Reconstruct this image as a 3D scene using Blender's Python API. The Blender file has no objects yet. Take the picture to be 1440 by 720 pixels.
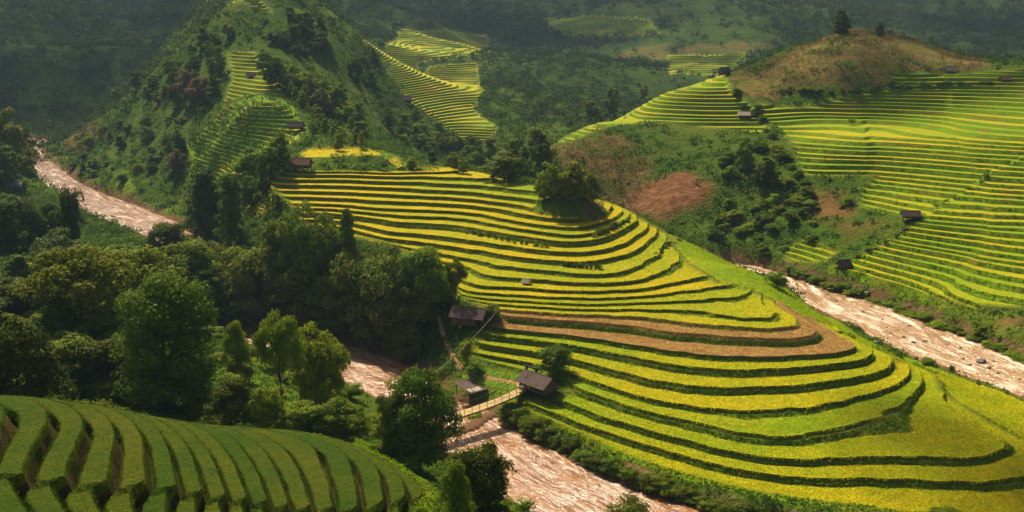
import math, random
import numpy as np
# ------------------------------------------------------------------ camera model
FPX, TH, CAMZ = 1750.0, math.radians(12.0), 60.0
CT, ST = math.cos(TH), math.sin(TH)
def raydir(px, py):
    a, b = np.asarray(px, float)-720.0, 360.0-np.asarray(py, float)
    return np.stack([a, FPX*CT + b*ST, -FPX*ST + b*CT], -1)
def at_z(px, py, z):                       # world point of a pixel at a known height
    d = raydir(px, py); t = (z-CAMZ)/d[..., 2]
    return np.stack([d[..., 0]*t, d[..., 1]*t, z+0*t], -1)
# ------------------------------------------------------------------ the lay of the land
# terrace lips of the middle hill: height, then the line as surveyed
LIPS = [
 (23.2, [(421,219),(470,221),(500,220),(525,218),(534,215)]),
 (21.0, [(425,240.5),(495,241),(570,241.5),(605,241),(626,237)]),
 (20.5, [(395,245.5),(495,245.5),(602,247.5),(680,250.5),(697,247)]),
 (19.8, [(386,252),(495,253),(590,254),(602,259),(680,260),(727,267),(752,271)]),
 (19.0, [(380,257),(440,259),(495,261),(585,264),(640,268),(690,274),(735,277)]),
 (18.2, [(370,264.5),(445,270),(520,272.5),(595,274.5),(680,280.5),(745,288)]),
 (17.45,[(360,272.5),(420,275),(495,279.5),(595,284),(680,290),(715,297),(780,305),(810,306.5),(840,301),(858,292),(866,286)]),
 (16.65,[(347,277.5),(420,285),(495,288),(595,294),(680,300.5),(715,307.5),(780,317),(815,319),(847,312),(872,297)]),
 (16.0, [(340,285),(407,294),(495,297.5),(595,303),(680,312),(715,319),(772,326),(790,331),(832,329),(860,317),(885,303)]),
 (15.35,[(332,292),(400,300.5),(530,307.5),(595,312),(680,321),(715,328),(765,336),(802,340),(840,339),(877,322),(897,310)]),
 (14.3, [(535,324),(595,328),(637,333),(680,340),(740,347.5),(790,352),(835,351),(865,345),(890,330),(910,316)]),
 (13.5, [(535,335),(595,339.5),(632,345),(680,352),(715,359),(785,366),(815,367.5),(845,364),(880,355),(905,338),(922,321)]),
 (12.7, [(615,356),(680,366.5),(745,376),(785,382.5),(840,386),(880,381),(908,371),(925,352),(940,330)]),
 (12.05,[(615,366),(665,376),(740,387.5),(810,395),(860,397),(910,389.5),(939,379),(950,355)]),
 (11.4, [(640,391),(710,401),(772,407.5),(835,409.5),(905,405),(955,397.5),(977,391),(972,374)]),
 (10.85,[(640,402.5),(710,411),(772,417.5),(855,419),(930,415.5),(980,407.5),(1010,397)]),
 (10.4, [(640,415),(710,422.5),(785,428),(850,428),(900,424),(955,419.5),(1005,417.5),(1060,411.5)]),
 (10.0, [(640,420),(700,426),(785,432),(870,432.5),(930,433.5),(980,437.5),(1030,444),(1080,445),(1117,441)]),
 (9.6,  [(640,424),(670,430),(760,437),(835,441),(880,446),(955,451),(1030,456),(1105,456),(1122,450)]),
 (9.1,  [(707,444),(785,451),(860,455.5),(930,465),(980,471.5),(1060,476),(1135,476),(1192,472)]),
 (8.0,  [(700,459),(765,466),(840,475),(915,488),(960,494.5),(1035,500),(1110,497.5),(1185,489),(1205,484)]),
 (7.3,  [(677,471),(765,479.5),(840,493),(890,502),(960,514.5),(1035,521),(1110,519),(1185,510),(1225,500),(1245,491)]),
 (6.35, [(670,482),(715,489),(760,496),(800,503),(825,511),(890,526),(960,541),(1035,545),(1085,542.5),(1160,536),(1210,527.5),(1257,511)]),
 (5.4,  [(667,491),(715,501),(752,508),(784,516),(815,526),(890,551),(960,564.5),(997,570.5),(1035,575),(1085,572),(1185,560),(1247,540),(1280,516)]),
 (4.75, [(655,505),(702,515),(740,521),(785,534),(815,546),(890,573),(940,588),(1000,605),(1040,615),(1080,617),(1142,615),(1205,592),(1255,567),(1292,547),(1309,527)]),
 (3.8,  [(772,557),(840,583),(915,606),(985,627),(1040,639.5),(1080,645),(1130,650),(1230,639),(1305,644),(1367,645),(1412,639),(1425,627),(1405,606),(1355,578),(1315,556)]),
 (3.0,  [(712,562),(745,572),(840,600),(915,622),(985,640),(1040,650),(1130,657),(1230,669),(1305,672),(1405,667),(1440,659),(1500,640)]),
 (2.2,  [(700,564),(740,587),(815,620),(855,636),(930,660),(980,674),(1040,688),(1120,702),(1220,716),(1320,728),(1440,735),(1530,720)]),
]
LEV_MID = sorted(z for z, _ in LIPS)
# near field: edges of the strips running away from the camera
FG = [
 [(24,567),(8,600),(-6,625)], [(75,564),(69,584),(42,637),(30,664)], [(103,573),(104,587),(89,631),(76,664)],
 [(153,584),(152,631),(147,673)], [(172,575),(192,592),(205,623),(215,673)], [(192,583),(219,602),(239,633),(259,679)],
 [(222,588),(250,612),(272,645),(284,684)], [(240,591),(278,623),(305,659),(315,692)], [(266,595),(305,623),(333,653),(348,692)],
 [(291,598),(333,625),(361,656),(373,700)], [(328,610),(355,632),(394,671),(401,706)], [(345,602),(383,624),(417,663),(434,706)],
 [(372,606),(411,627),(444,657),(460,706)], [(411,606),(467,632),(494,666),(502,702)], [(442,606),(494,638),(528,671),(551,702)],
 [(482,613),(536,646),(578,671),(610,696)]]
FGZ = [33.0-0.82*i for i in range(len(FG))]
PIX = [  # (px, py, height)
 # middle hill: bank, crest and hidden far side
 (655,520,3.6),(690,562,1.6),(740,600,1.2),(850,655,1.2),(985,700,1.2),(640,545,1.5),(612,470,6.0),(560,500,1.5),(500,470,1.0),(330,312,14.0),(420,405,2.0),(350,425,1.4),(400,330,13.0),(470,345,11.0),(560,400,8.5),(600,440,7.0),(300,330,3),
 (1030,368,12.4),(1090,405,9.6),(1030,395,11.2),(1090,430,9.8),(1130,444,8.6),(1205,490,6.2),(1290,532,4.2),(1440,614,1.9),(1350,570,3.3),
 (470,214.5,23.5),(440,213,23.5),(500,214,23.5),(470,210,23.6),(425,211.5,23.4),(524,213.5,23.4),(410,216,23.2),(560,232,22.2),(620,233.5,21.6),(700,246,20.6),(800,283,19.4),(830,284,18.6),(745,262,20.0),(480,230,22.0),(430,228,22.4),
 # river banks
 (1108,398,0.8),(1190,446,0.8),(1260,505,0.8),(1340,535,0.8),(1440,566,0.8),
 (1100,383,1.0),(1170,405,1.2),(1260,440,1.2),(1330,470,1.2),(1395,497,1.2),(1440,520,1.2),
 (250,312,0.9),(190,285,0.9),(110,250,0.9),(75,208,1.0),(40,232,0.9),(120,285,1.0),(200,325,1.0),(330,445,1.0),(470,520,1.0),(600,600,1.0),(630,640,1.0),(700,720,1.0),
 # right hill
 (1300,423,4.5),(1300,305,13.0),(1300,200,23.0),(1300,108,34.0),(1165,381,4.5),(1364,443,4.5),(1422,426,5.2),(1440,300,14.0),(1440,200,24.0),(1440,112,34.5),
 (1214,290,12.6),(1330,279,15.0),(1214,240,17.6),(1131,247,16.8),(1140,200,22.0),(1215,200,22.6),(1150,140,29.0),(1220,130,31.0),(1100,160,26.0),
 (1200,46,46.0),(1255,46,46.0),(1130,80,38.0),(1330,75,40.0),(1300,60,43.5),(1230,45,46.2),(1160,49,45.0),(1120,65,42.0),(1060,89,37.5),(1183,45,45.8),(1360,88,38.5),(1390,98,36.5),(1180,90,39.0),(1270,80,40.5),(1440,94,38),
 (785,203,20.8),(863,174,24.3),(924,172,24.2),(974,176,24.0),(1030,180,23.6),(1072,184,23.2),(850,168,25.6),(930,130,30.5),(1000,107,34.0),(1060,110,34.0),(1050,140,29.5),
 (800,225,17.5),(900,260,12.2),(945,270,12.2),(880,310,5.0),(1000,365,2.0),(1000,300,9.0),(1100,300,10.0),(1150,330,7.5),(1100,360,2.6),(1060,230,18.0),(1105,215,20.0),(1160,300,10.2),(830,265,11.5),
 # left conical hill
 (420,195,23.0),(400,205,22.6),(390,235,18.5),(350,145,29.0),(360,75,40.0),(340,0,57.0),(100,190,3.0),(200,115,27.0),(270,50,43.5),(200,200,11.4),(300,200,16.7),(300,260,6.5),(300,120,30.5),(350,20,52.0),
 (450,190,22.7),(480,150,25.7),(450,80,38.0),(430,20,52.0),(520,190,20.5),(350,230,16),(200,260,4.5),(140,205,4),(380,110,34.0),(320,170,23.5),
 # valley and slopes behind
 (650,198,7.0),(690,185,10.0),(560,95,27.0),(480,50,36.0),(540,10,50.0),(600,150,16.5),(700,130,17.5),(740,40,33.0),(900,40,33.0),(800,130,12.0),(760,0,53.0),(850,0,53.0),(740,225,3.0),(680,215,4.0),
 (1000,92,15.0),(1000,40,33.0),(1000,0,53.0),(1300,20,39.0),(1440,80,20.0),(1440,0,52.0),(640,60,28.0),(860,90,19),
 (0,100,20.0),(0,0,54.0),(150,50,33.0),(250,20,44.0),(100,130,12),(10,160,20.0),(0,240,8.0),(25,262,7.4),(20,205,9),
 # left bank
 (0,330,7.4),(30,378,10.0),(200,400,5.6),(100,480,17.0),(300,500,12.4),(420,560,11.5),(500,620,11.7),(590,640,11.0),(640,720,8.5),(170,440,12),(0,430,18),(400,510,6.5),(60,300,4),
 # near field crest and below the frame
 (0,556,31.4),(200,582,28.6),(330,602,26.2),(450,613,23.8),(560,655,20.6),(612,695,18.8),(300,730,27.5),(450,740,24.2),(600,740,18.6),(0,720,33.2),(150,720,31.0),
]
WORLD = [(0,2,48),(45,25,34),(-45,25,46),(20,60,22),(50,70,14),(40,105,3),(0,100,13),(90,100,3),(140,130,2),(-60,150,17.0),(-140,120,34),(-140,200,22),(-40,118,14),(-75,120,21),
 (170,190,9),(200,260,20),(220,350,38),(190,475,26),(150,480,30),(130,520,20),(70,470,14),(40,430,6),(60,560,10),(160,700,14),
 (-15,345,6.0),(-20,320,14),(38,288,2.5),(50,290,2.5),(20,285,8),(38,258,8),(-10,400,3),(20,400,2),(-12,440,3.5),
 (-60,480,34),(-108,505,66),(-100,540,60),(-115,600,45),(-150,600,16),(-200,520,2.0),(-230,600,3),(-60,600,24),(-40,400,13),(-55,370,20),
 (-400,700,60),(-600,900,110),(-300,1300,100),(0,1500,100),(400,1500,105),(800,1300,110),(500,900,40),(300,800,14),(600,600,40),(400,400,60),(-300,420,34),(-500,500,90),
 (0,2600,135),(-900,2200,140),(900,2300,140),(-1500,1200,140),(1500,1200,140),(-2200,3000,145),(2200,3000,145),(0,3400,145),(-600,1700,125),(600,1900,125),(-3500,1500,145),(3500,1500,145),(-400,100,70),(400,100,50),(900,100,120),(-900,100,150),(-1800,0,140),(1800,0,140),(-3500,0,140),(3500,0,140)]
def control_points():
    P = []
    for z, l in LIPS: P.append(at_z(*np.array(l, float).T, z))
    for z, l in zip(FGZ, FG): P.append(at_z(*np.array(l, float).T, z))
    a = np.array(PIX, float); P.append(at_z(a[:, 0], a[:, 1], a[:, 2]))
    P.append(np.array(WORLD, float))
    return np.concatenate(P)
def kern(r2): return r2*np.log(r2+1e-9)
class TPS:
    def __init__(s, P, lam=2e-5):
        s.c = P[:, :2]/100.0; n = len(P)
        K = kern(((s.c[:, None]-s.c[None])**2).sum(-1)) + lam*np.eye(n)*n
        A = np.zeros((n+3, n+3)); A[:n, :n] = K; A[:n, n] = 1; A[:n, n+1:] = s.c; A[n:, :n] = A[:n, n:].T
        s.w = np.linalg.solve(A, np.concatenate([P[:, 2], np.zeros(3)]))
    def __call__(s, x, y):
        q = np.stack([np.ravel(x), np.ravel(y)], -1)/100.0; out = np.empty(len(q)); n = len(s.c)
        for i in range(0, len(q), 20000):
            b = q[i:i+20000]
            r2 = (b[:, 0, None]-s.c[:, 0])**2+(b[:, 1, None]-s.c[:, 1])**2
            out[i:i+20000] = kern(r2)@s.w[:n] + s.w[n] + b@s.w[n+1:]
        return out.reshape(np.shape(x))
# ------------------------------------------------------------------ small numeric helpers
def _hash(ix, iy, seed):
    n = (ix.astype(np.int64)*374761393 + iy.astype(np.int64)*668265263 + seed*974711) & 0x7fffffff
    n = ((n ^ (n >> 13))*1274126177) & 0x7fffffff
    return ((n ^ (n >> 16)) & 0xffff)/65535.0
def vnoise(x, y, scale, seed=0):           # value noise, -1..1
    x = np.asarray(x, float)/scale; y = np.asarray(y, float)/scale
    ix, iy = np.floor(x), np.floor(y); fx, fy = x-ix, y-iy
    fx = fx*fx*(3-2*fx); fy = fy*fy*(3-2*fy)
    a, b = _hash(ix, iy, seed), _hash(ix+1, iy, seed); c, d = _hash(ix, iy+1, seed), _hash(ix+1, iy+1, seed)
    return ((a*(1-fx)+b*fx)*(1-fy)+(c*(1-fx)+d*fx)*fy)*2-1
def fbm(x, y, scale, seed=0, octv=4, gain=0.5):
    s = 0; a = 1.0; t = 0
    for o in range(octv): s = s+a*vnoise(x, y, scale/2**o, seed+o*17); t += a; a *= gain
    return s/t
def smooth(a, b, x):
    t = np.clip((x-a)/(b-a), 0, 1); return t*t*(3-2*t)
def _near(poly, x, y, mar):
    p = np.array([q[:2] for q in poly]); a, b = p.min(0)-mar, p.max(0)+mar
    return (x > a[0]) & (x < b[0]) & (y > a[1]) & (y < b[1])
def inside(poly, x, y):
    x, y = np.asarray(x), np.asarray(y); m = _near(poly, x, y, 0); r = np.zeros(x.shape, bool)
    if m.any(): r[m] = _inside(poly, x[m], y[m])
    return r
def _inside(poly, x, y):
    r = np.zeros(np.shape(x), bool); n = len(poly)
    for i in range(n):
        (x1, y1), (x2, y2) = poly[i][:2], poly[(i+1) % n][:2]
        if y1 == y2: continue
        r ^= ((y1 > y) != (y2 > y)) & (x < (x2-x1)*(y-y1)/(y2-y1)+x1)
    return r
def dist_line(line, x, y, closed=False):
    d = np.full(np.shape(x), 1e9); m = len(line)
    for i in range(m if closed else m-1):
        (x1, y1), (x2, y2) = line[i][:2], line[(i+1) % m][:2]
        L = (x2-x1)**2+(y2-y1)**2+1e-9
        t = np.clip(((x-x1)*(x2-x1)+(y-y1)*(y2-y1))/L, 0, 1)
        d = np.minimum(d, np.hypot(x-x1-t*(x2-x1), y-y1-t*(y2-y1)))
    return d
def sdf(poly, x, y, mar=45.0):
    x, y = np.asarray(x, float), np.asarray(y, float); m = _near(poly, x, y, mar); r = np.full(x.shape, mar)
    if m.any():
        d = dist_line(poly, x[m], y[m], True); r[m] = np.where(_inside(poly, x[m], y[m]), -d, np.minimum(d, mar))
    return r
def rnd_line(l, n=4):                       # rounder polyline (Chaikin)
    l = np.array(l, float)
    for _ in range(2):
        q = l[:-1]*.75+l[1:]*.25; r = l[:-1]*.25+l[1:]*.75
        l = np.concatenate([l[:1], np.stack([q, r], 1).reshape(-1, l.shape[1]), l[-1:]])
    return l
# ------------------------------------------------------------------ rivers
RIV_L = [((20,190),(70,196)),((33,217),(55,213)),((36,236),(83,236)),((58,258),(117,261)),((112,296),(167,280)),((190,326),(208,294)),((225,345),(262,318)),((250,405),(312,392)),
 ((300,455),(352,437)),((380,505),(455,467)),((450,525),(547,494)),((500,555),(592,516)),((575,595),(622,556)),((600,612),(690,579)),((627,640),(735,604)),((660,672),(790,636)),((700,700),(840,664)),((747,722),(960,709)),((860,790),(1180,765)),((1150,860),(1500,790)),((1600,900),(1760,760)),((2500,800),(2300,640))]
RIV_R = [((760,352),(790,340)),((900,380),(905,360)),((1040,384),(1050,370)),((1086,392),(1097,384)),((1104,408),(1125,393)),((1124,427),(1150,402)),((1155,441),(1183,410)),((1202,457),(1238,426)),((1235,479),(1275,441)),((1285,504),(1320,458)),((1324,516),(1360,473)),((1385,540),(1412,493)),((1435,556),(1460,515)),((1560,610),(1600,575)),((1750,700),(1850,640)),((1850,800),(2100,680))]
def river_poly(pairs):
    a = np.array([p[0] for p in pairs], float); b = np.array([p[1] for p in pairs], float)
    A, B = at_z(a[:, 0], a[:, 1], 0.0)[:, :2], at_z(b[:, 0], b[:, 1], 0.0)[:, :2]
    return np.concatenate([rnd_line(A), rnd_line(B)[::-1]])
RP1, RP2 = river_poly(RIV_L), river_poly(RIV_R)
_rx, _ry = np.arange(-340, 340, 1.0), np.arange(50, 640, 1.0)
_RG = np.minimum(*[sdf(p, *np.meshgrid(_rx, _ry, indexing='ij')) for p in (RP1, RP2)])
def river_sd(x, y):                         # distance to the water's edge, negative in the water (from a 1 m survey grid)
    x, y = np.asarray(x, float), np.asarray(y, float)
    u = np.clip(x+340, 0, len(_rx)-1.001); v = np.clip(y-50, 0, len(_ry)-1.001); i, j = u.astype(int), v.astype(int); a, b = u-i, v-j
    r = (_RG[i, j]*(1-a)+_RG[i+1, j]*a)*(1-b)+(_RG[i, j+1]*(1-a)+_RG[i+1, j+1]*a)*b
    return np.where((x < -339) | (x > 338) | (y < 51) | (y > 638), 45.0, r)
NEARBANK = [tuple(at_z(a[0], a[1], 0.0)[:2]) for a, b in RIV_R[3:]]
FARBANK = [tuple(at_z(b[0], b[1], 0.0)[:2]) for a, b in RIV_R[3:]]
def carve(h, x, y, sd=None):
    if sd is None: sd = river_sd(x, y)
    edge = sd + 0.7*vnoise(x, y, 5, 3)+0.5*vnoise(x, y, 2.2, 4)
    h = np.where(sd < 40, np.maximum(h, np.minimum(0.2+0.35*np.maximum(edge, 0), 1.0)), np.maximum(h, 0.9))
    h = np.where(edge < 12, np.minimum(h, 0.12+np.maximum(edge, 0)*1.1), h)
    m = (np.abs(x-100) < 90) & (y > 90) & (y < 250)
    if m.any():                              # the inner bank of the bend is a gentle flood bank
        s2 = dist_line(NEARBANK, x[m], y[m]); f2 = dist_line(FARBANK, x[m], y[m]); lim = 0.15+s2*0.25+1.3*np.maximum(s2-11, 0)+.35*np.maximum(y[m]-230, 0)
        h = h.copy(); h[m] = np.where((s2 < f2) & (s2 < 26), np.minimum(h[m], lim), h[m])
    return np.where(edge < 0, np.maximum(-1.3, 0.12+edge*0.8), h)
FIELD = TPS(control_points())
MOUND = at_z(803, 291, 18.4)
def base_h(x, y, sd=None):
    h = FIELD(x, y)
    r = np.hypot(x, y)
    h = h + smooth(300, 700, r)*(fbm(x, y, 120, 11)*9 + fbm(x, y, 38, 12)*3) + smooth(600, 800, r)*fbm(x, y, 210, 15)*14
    h = np.minimum(h + smooth(900, 1700, r)*fbm(x, y, 420, 14)*22, 168)
    mx, my, _ = MOUND; h = h + 2.3*np.exp(-(((x-mx)/5.5)**2+((y-my)/5.0)**2)**1.5)
    return carve(h, x, y, sd)
# polar sheet: the ground reaches from under the camera to the horizon
phi = np.radians(np.concatenate([np.linspace(-86, -27, 30, endpoint=False), np.linspace(-27, 27, 470), np.linspace(29, 86, 30)]))
rad = np.concatenate([np.geomspace(3, 55, 40, endpoint=False), np.geomspace(55, 130, 190, endpoint=False), np.geomspace(130, 480, 330, endpoint=False), np.geomspace(480, 1000, 130, endpoint=False), np.geomspace(1000, 3600, 50)])
NP_, NR = len(phi), len(rad)
PHI, RAD = np.meshgrid(phi, rad, indexing='ij')
GX, GY = RAD*np.sin(PHI), RAD*np.cos(PHI)
GSD = river_sd(GX, GY)
GH = base_h(GX, GY, GSD)
def ground(x, y):                           # height of the sheet (before terracing)
    p = np.arctan2(x, y); r = np.hypot(x, y)
    i = np.clip(np.searchsorted(phi, p)-1, 0, NP_-2); j = np.clip(np.searchsorted(rad, r)-1, 0, NR-2)
    u = np.clip((p-phi[i])/(phi[i+1]-phi[i]), 0, 1); v = np.clip((r-rad[j])/(rad[j+1]-rad[j]), 0, 1)
    return (GH[i, j]*(1-u)+GH[i+1, j]*u)*(1-v)+(GH[i, j+1]*(1-u)+GH[i+1, j+1]*u)*v
def hit(px, py, push=0.0):                  # the place on the ground a sight line meets
    d = raydir(px, py); p = math.atan2(d[0], d[1]); s = d[2]/math.hypot(d[0], d[1])
    i = int(np.clip(np.searchsorted(phi, p)-1, 0, NP_-2)); u = (p-phi[i])/(phi[i+1]-phi[i])
    col = GH[i]*(1-u)+GH[i+1]*u; gap = CAMZ+s*rad-col
    k = np.where((gap[1:] <= 0) & (rad[1:] > 20))[0]
    if len(k) == 0: r = rad[-1]
    else:
        k = k[0]; a, b = gap[k], gap[k+1]; r = rad[k]+(rad[k+1]-rad[k])*a/(a-b+1e-9)
    r += push
    return np.array([r*math.sin(p), r*math.cos(p), float(ground(r*math.sin(p), r*math.cos(p)))])
def spot(px, py, push=0.0, z=None):       # with z: the surveyed height of a crest, so that the far side is not met by mistake
    if z is None: return tuple(hit(px, py, push)[:2])
    w = at_z(px, py, z); r = math.hypot(w[0], w[1]); return (w[0]*(r+push)/r, w[1]*(r+push)/r)
def hits(l): return [spot(*q) for q in l]
# ------------------------------------------------------------------ terraced regions
_r = random.Random(5); Z_HI = [3.9]
while Z_HI[-1] < 45: Z_HI.append(Z_HI[-1]+(.66 if Z_HI[-1] < 13 else .8)*_r.uniform(.72, 1.28))
REG = {}
def region(name, pts, levels, kind, crop, amp):
    REG[name] = dict(poly=hits(pts), lev=np.array(levels), kind=kind, crop=crop, amp=amp)
region('mid', [(418,222),(385,243),(372,262),(328,296),(350,300),(420,312),(480,335),(560,352),(610,372),(636,392),(632,425),(690,440),(700,447),(672,466),(652,505),(700,520),(742,528),(786,528),(795,548),(735,556),(697,565),
  (740,592),(815,625),(855,641),(930,665),(980,679),(1040,693),(1120,707),(1220,722),(1440,742),(1620,735),(1570,650),(1440,625,4),(1330,556,3),(1313,524,2),(1284,512,2),(1262,507,2),(1250,487,2),(1209,481,2),(1197,469,2),(1128,447,2),(1120,438,1),(1062,409,1),(1012,394),(976,371),
  (955,350),(944,328,3,13.2),(912,312,4,15),(870,284,4,17.4),(840,280,4,18.8),(750,262,3,20.0),(700,246,4,20.6),(630,235,4,21.5),(575,233,3,22.2),(545,214,4,23.2),(500,210,4,23.2),(418,211,3,23.2)], LEV_MID, 'full', 0.40, 0.05)
region('near', [(-60,560),(0,548),(80,563),(200,574),(300,594),(335,600),(400,603),(450,608),(500,617),(560,650),(615,692),(625,740),(500,800),(300,860),(-60,860)], sorted(FGZ+[33.0+.82*i for i in range(1, 12)]+[FGZ[-1]-.82]), 'near', 0.5, 0.03)
region('right', [(1160,383),(1205,395),(1263,416),(1364,449),(1420,436),(1500,430),(1640,420),(1640,90),(1440,96),(1392,98),(1340,104),(1250,103),(1250,119),(1205,124),(1180,134),(1062,143),(1068,160),(1100,188),(1122,238),(1133,249),(1228,247),(1207,262),(1202,291),(1240,301),(1288,307),(1250,335),(1200,360)], Z_HI, 'far', 0.3, 0.0)
region('shoulder', [(776,204,2),(800,203),(863,177),(924,174),(974,178),(1030,182),(1072,187),(1086,180),(1060,148),(1032,128),(1026,113),(1000,107,3),(960,119,6),(880,152,6),(820,183,6)], Z_HI, 'far', 0.3, 0.0)
region('cone', [(318,72),(362,72),(376,100),(408,145),(312,147),(324,112)], list(np.arange(5, 60, 1.0)), 'far', 0.25, 0.0)
region('cone_foot', [(313,150),(410,148),(426,178),(424,202),(372,212),(330,250),(262,255),(272,225),(262,205),(300,170)], list(np.arange(5, 60, 1.0)), 'far', 0.2, 0.0)
region('cone_top', [(325,2),(372,2),(388,22),(308,16)], list(np.arange(40, 70, 1.0)), 'far', 0.25, 0.0)
region('fan', [(543,97),(600,93),(673,87),(683,127),(668,153),(704,181),(682,202),(647,194),(613,170),(567,137)], list(np.arange(4, 60, 0.75)), 'far', 0.25, 0.0)
region('fan_top', [(508,58),(560,40),(690,46),(680,74),(640,84),(590,88),(560,92),(530,84)], list(np.arange(4, 60, 0.8)), 'far', 0.25, 0.0)
region('field_far', [(935,78),(1060,74),(1030,98),(940,107)], list(np.arange(4, 60, 0.8)), 'far', 0.25, 0.0)
region('field_farther', [(768,24),(915,27),(930,46),(870,52),(770,43)], list(np.arange(4, 80, 1.3)), 'far', 0.25, 0.0)
region('shore', [(1090,352),(1140,330),(1165,345),(1185,352),(1160,370),(1110,372)], list(np.arange(2, 12, 0.8)), 'far', 0.25, 0.0)
RNAMES = list(REG)
B1 = [p for p in hits([(1195,122),(1207,140),(1228,195),(1214,236),(1204,262)])]
B2 = [p for p in hits([(1330,108),(1339,169),(1354,214),(1379,248),(1388,290),(1386,341),(1356,374),(1343,399),(1330,420)])]
GULLY = [p for p in hits([(1163,384),(1200,360),(1255,331),(1305,298),(1345,272),(1398,240),(1425,225)])]
B3 = [p for p in hits([(1290,105),(1275,150),(1262,200),(1290,245),(1300,290)])]
B4 = [p for p in hits([(1420,110),(1412,160),(1425,215),(1432,290),(1405,350),(1395,420)])]
FG_STEP = [p for p in hits([(-80,640),(0,655),(30,665),(80,668),(147,677),(215,678),(260,686),(315,695),(350,698),(410,708),(500,712),(620,700)])]
def side(line, x, y):                       # >0 right of the line (looking along it), nearest segment
    best = np.full(np.shape(x), 1e18); s = np.zeros(np.shape(x))
    for (x1, y1), (x2, y2) in zip(line[:-1], line[1:]):
        L = (x2-x1)**2+(y2-y1)**2+1e-9; t = np.clip(((x-x1)*(x2-x1)+(y-y1)*(y2-y1))/L, 0, 1)
        d = (x-x1-t*(x2-x1))**2+(y-y1-t*(y2-y1))**2
        c = (x-x1)*(y2-y1)-(y-y1)*(x2-x1); m = d < best
        best = np.where(m, d, best); s = np.where(m, np.sign(c)*np.sqrt(d), s)
    return s
def contour_field(name, x, y, h):
    side = lambda l, a, b: globals()['side'](l, a, b)+(1.2*vnoise(a, b, 14, 93) if name == 'right' else 0)
    F = h.copy()
    if name == 'mid':
        F = F + 0.09*vnoise(x, y, 9, 31)+0.05*vnoise(x, y, 2.8, 32)+.03*vnoise(x, y, 1.5, 30)
    elif name == 'near':
        F = F + 0.06*vnoise(x, y, 5, 33)+0.02*vnoise(x, y, 1.3, 34)
        F = F - 0.3*smooth(-.25, .25, side(FG_STEP, x, y))
    elif name == 'right':
        F = F + 0.5*fbm(x, y, 45, 35, 2)+0.13*vnoise(x, y, 12, 36)+.05*vnoise(x, y, 4, 39)
        F = F + .38*smooth(-.6, .6, side(GULLY, x, y))
        F = F + 0.3*smooth(-1.2, 1.2, side(B1, x, y)) - 0.26*smooth(-1.5, 1.5, side(B2, x, y))
    else:
        F = F + 0.45*fbm(x, y, 30, 37, 2)+0.12*vnoise(x, y, 8, 38)
    return F
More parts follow.
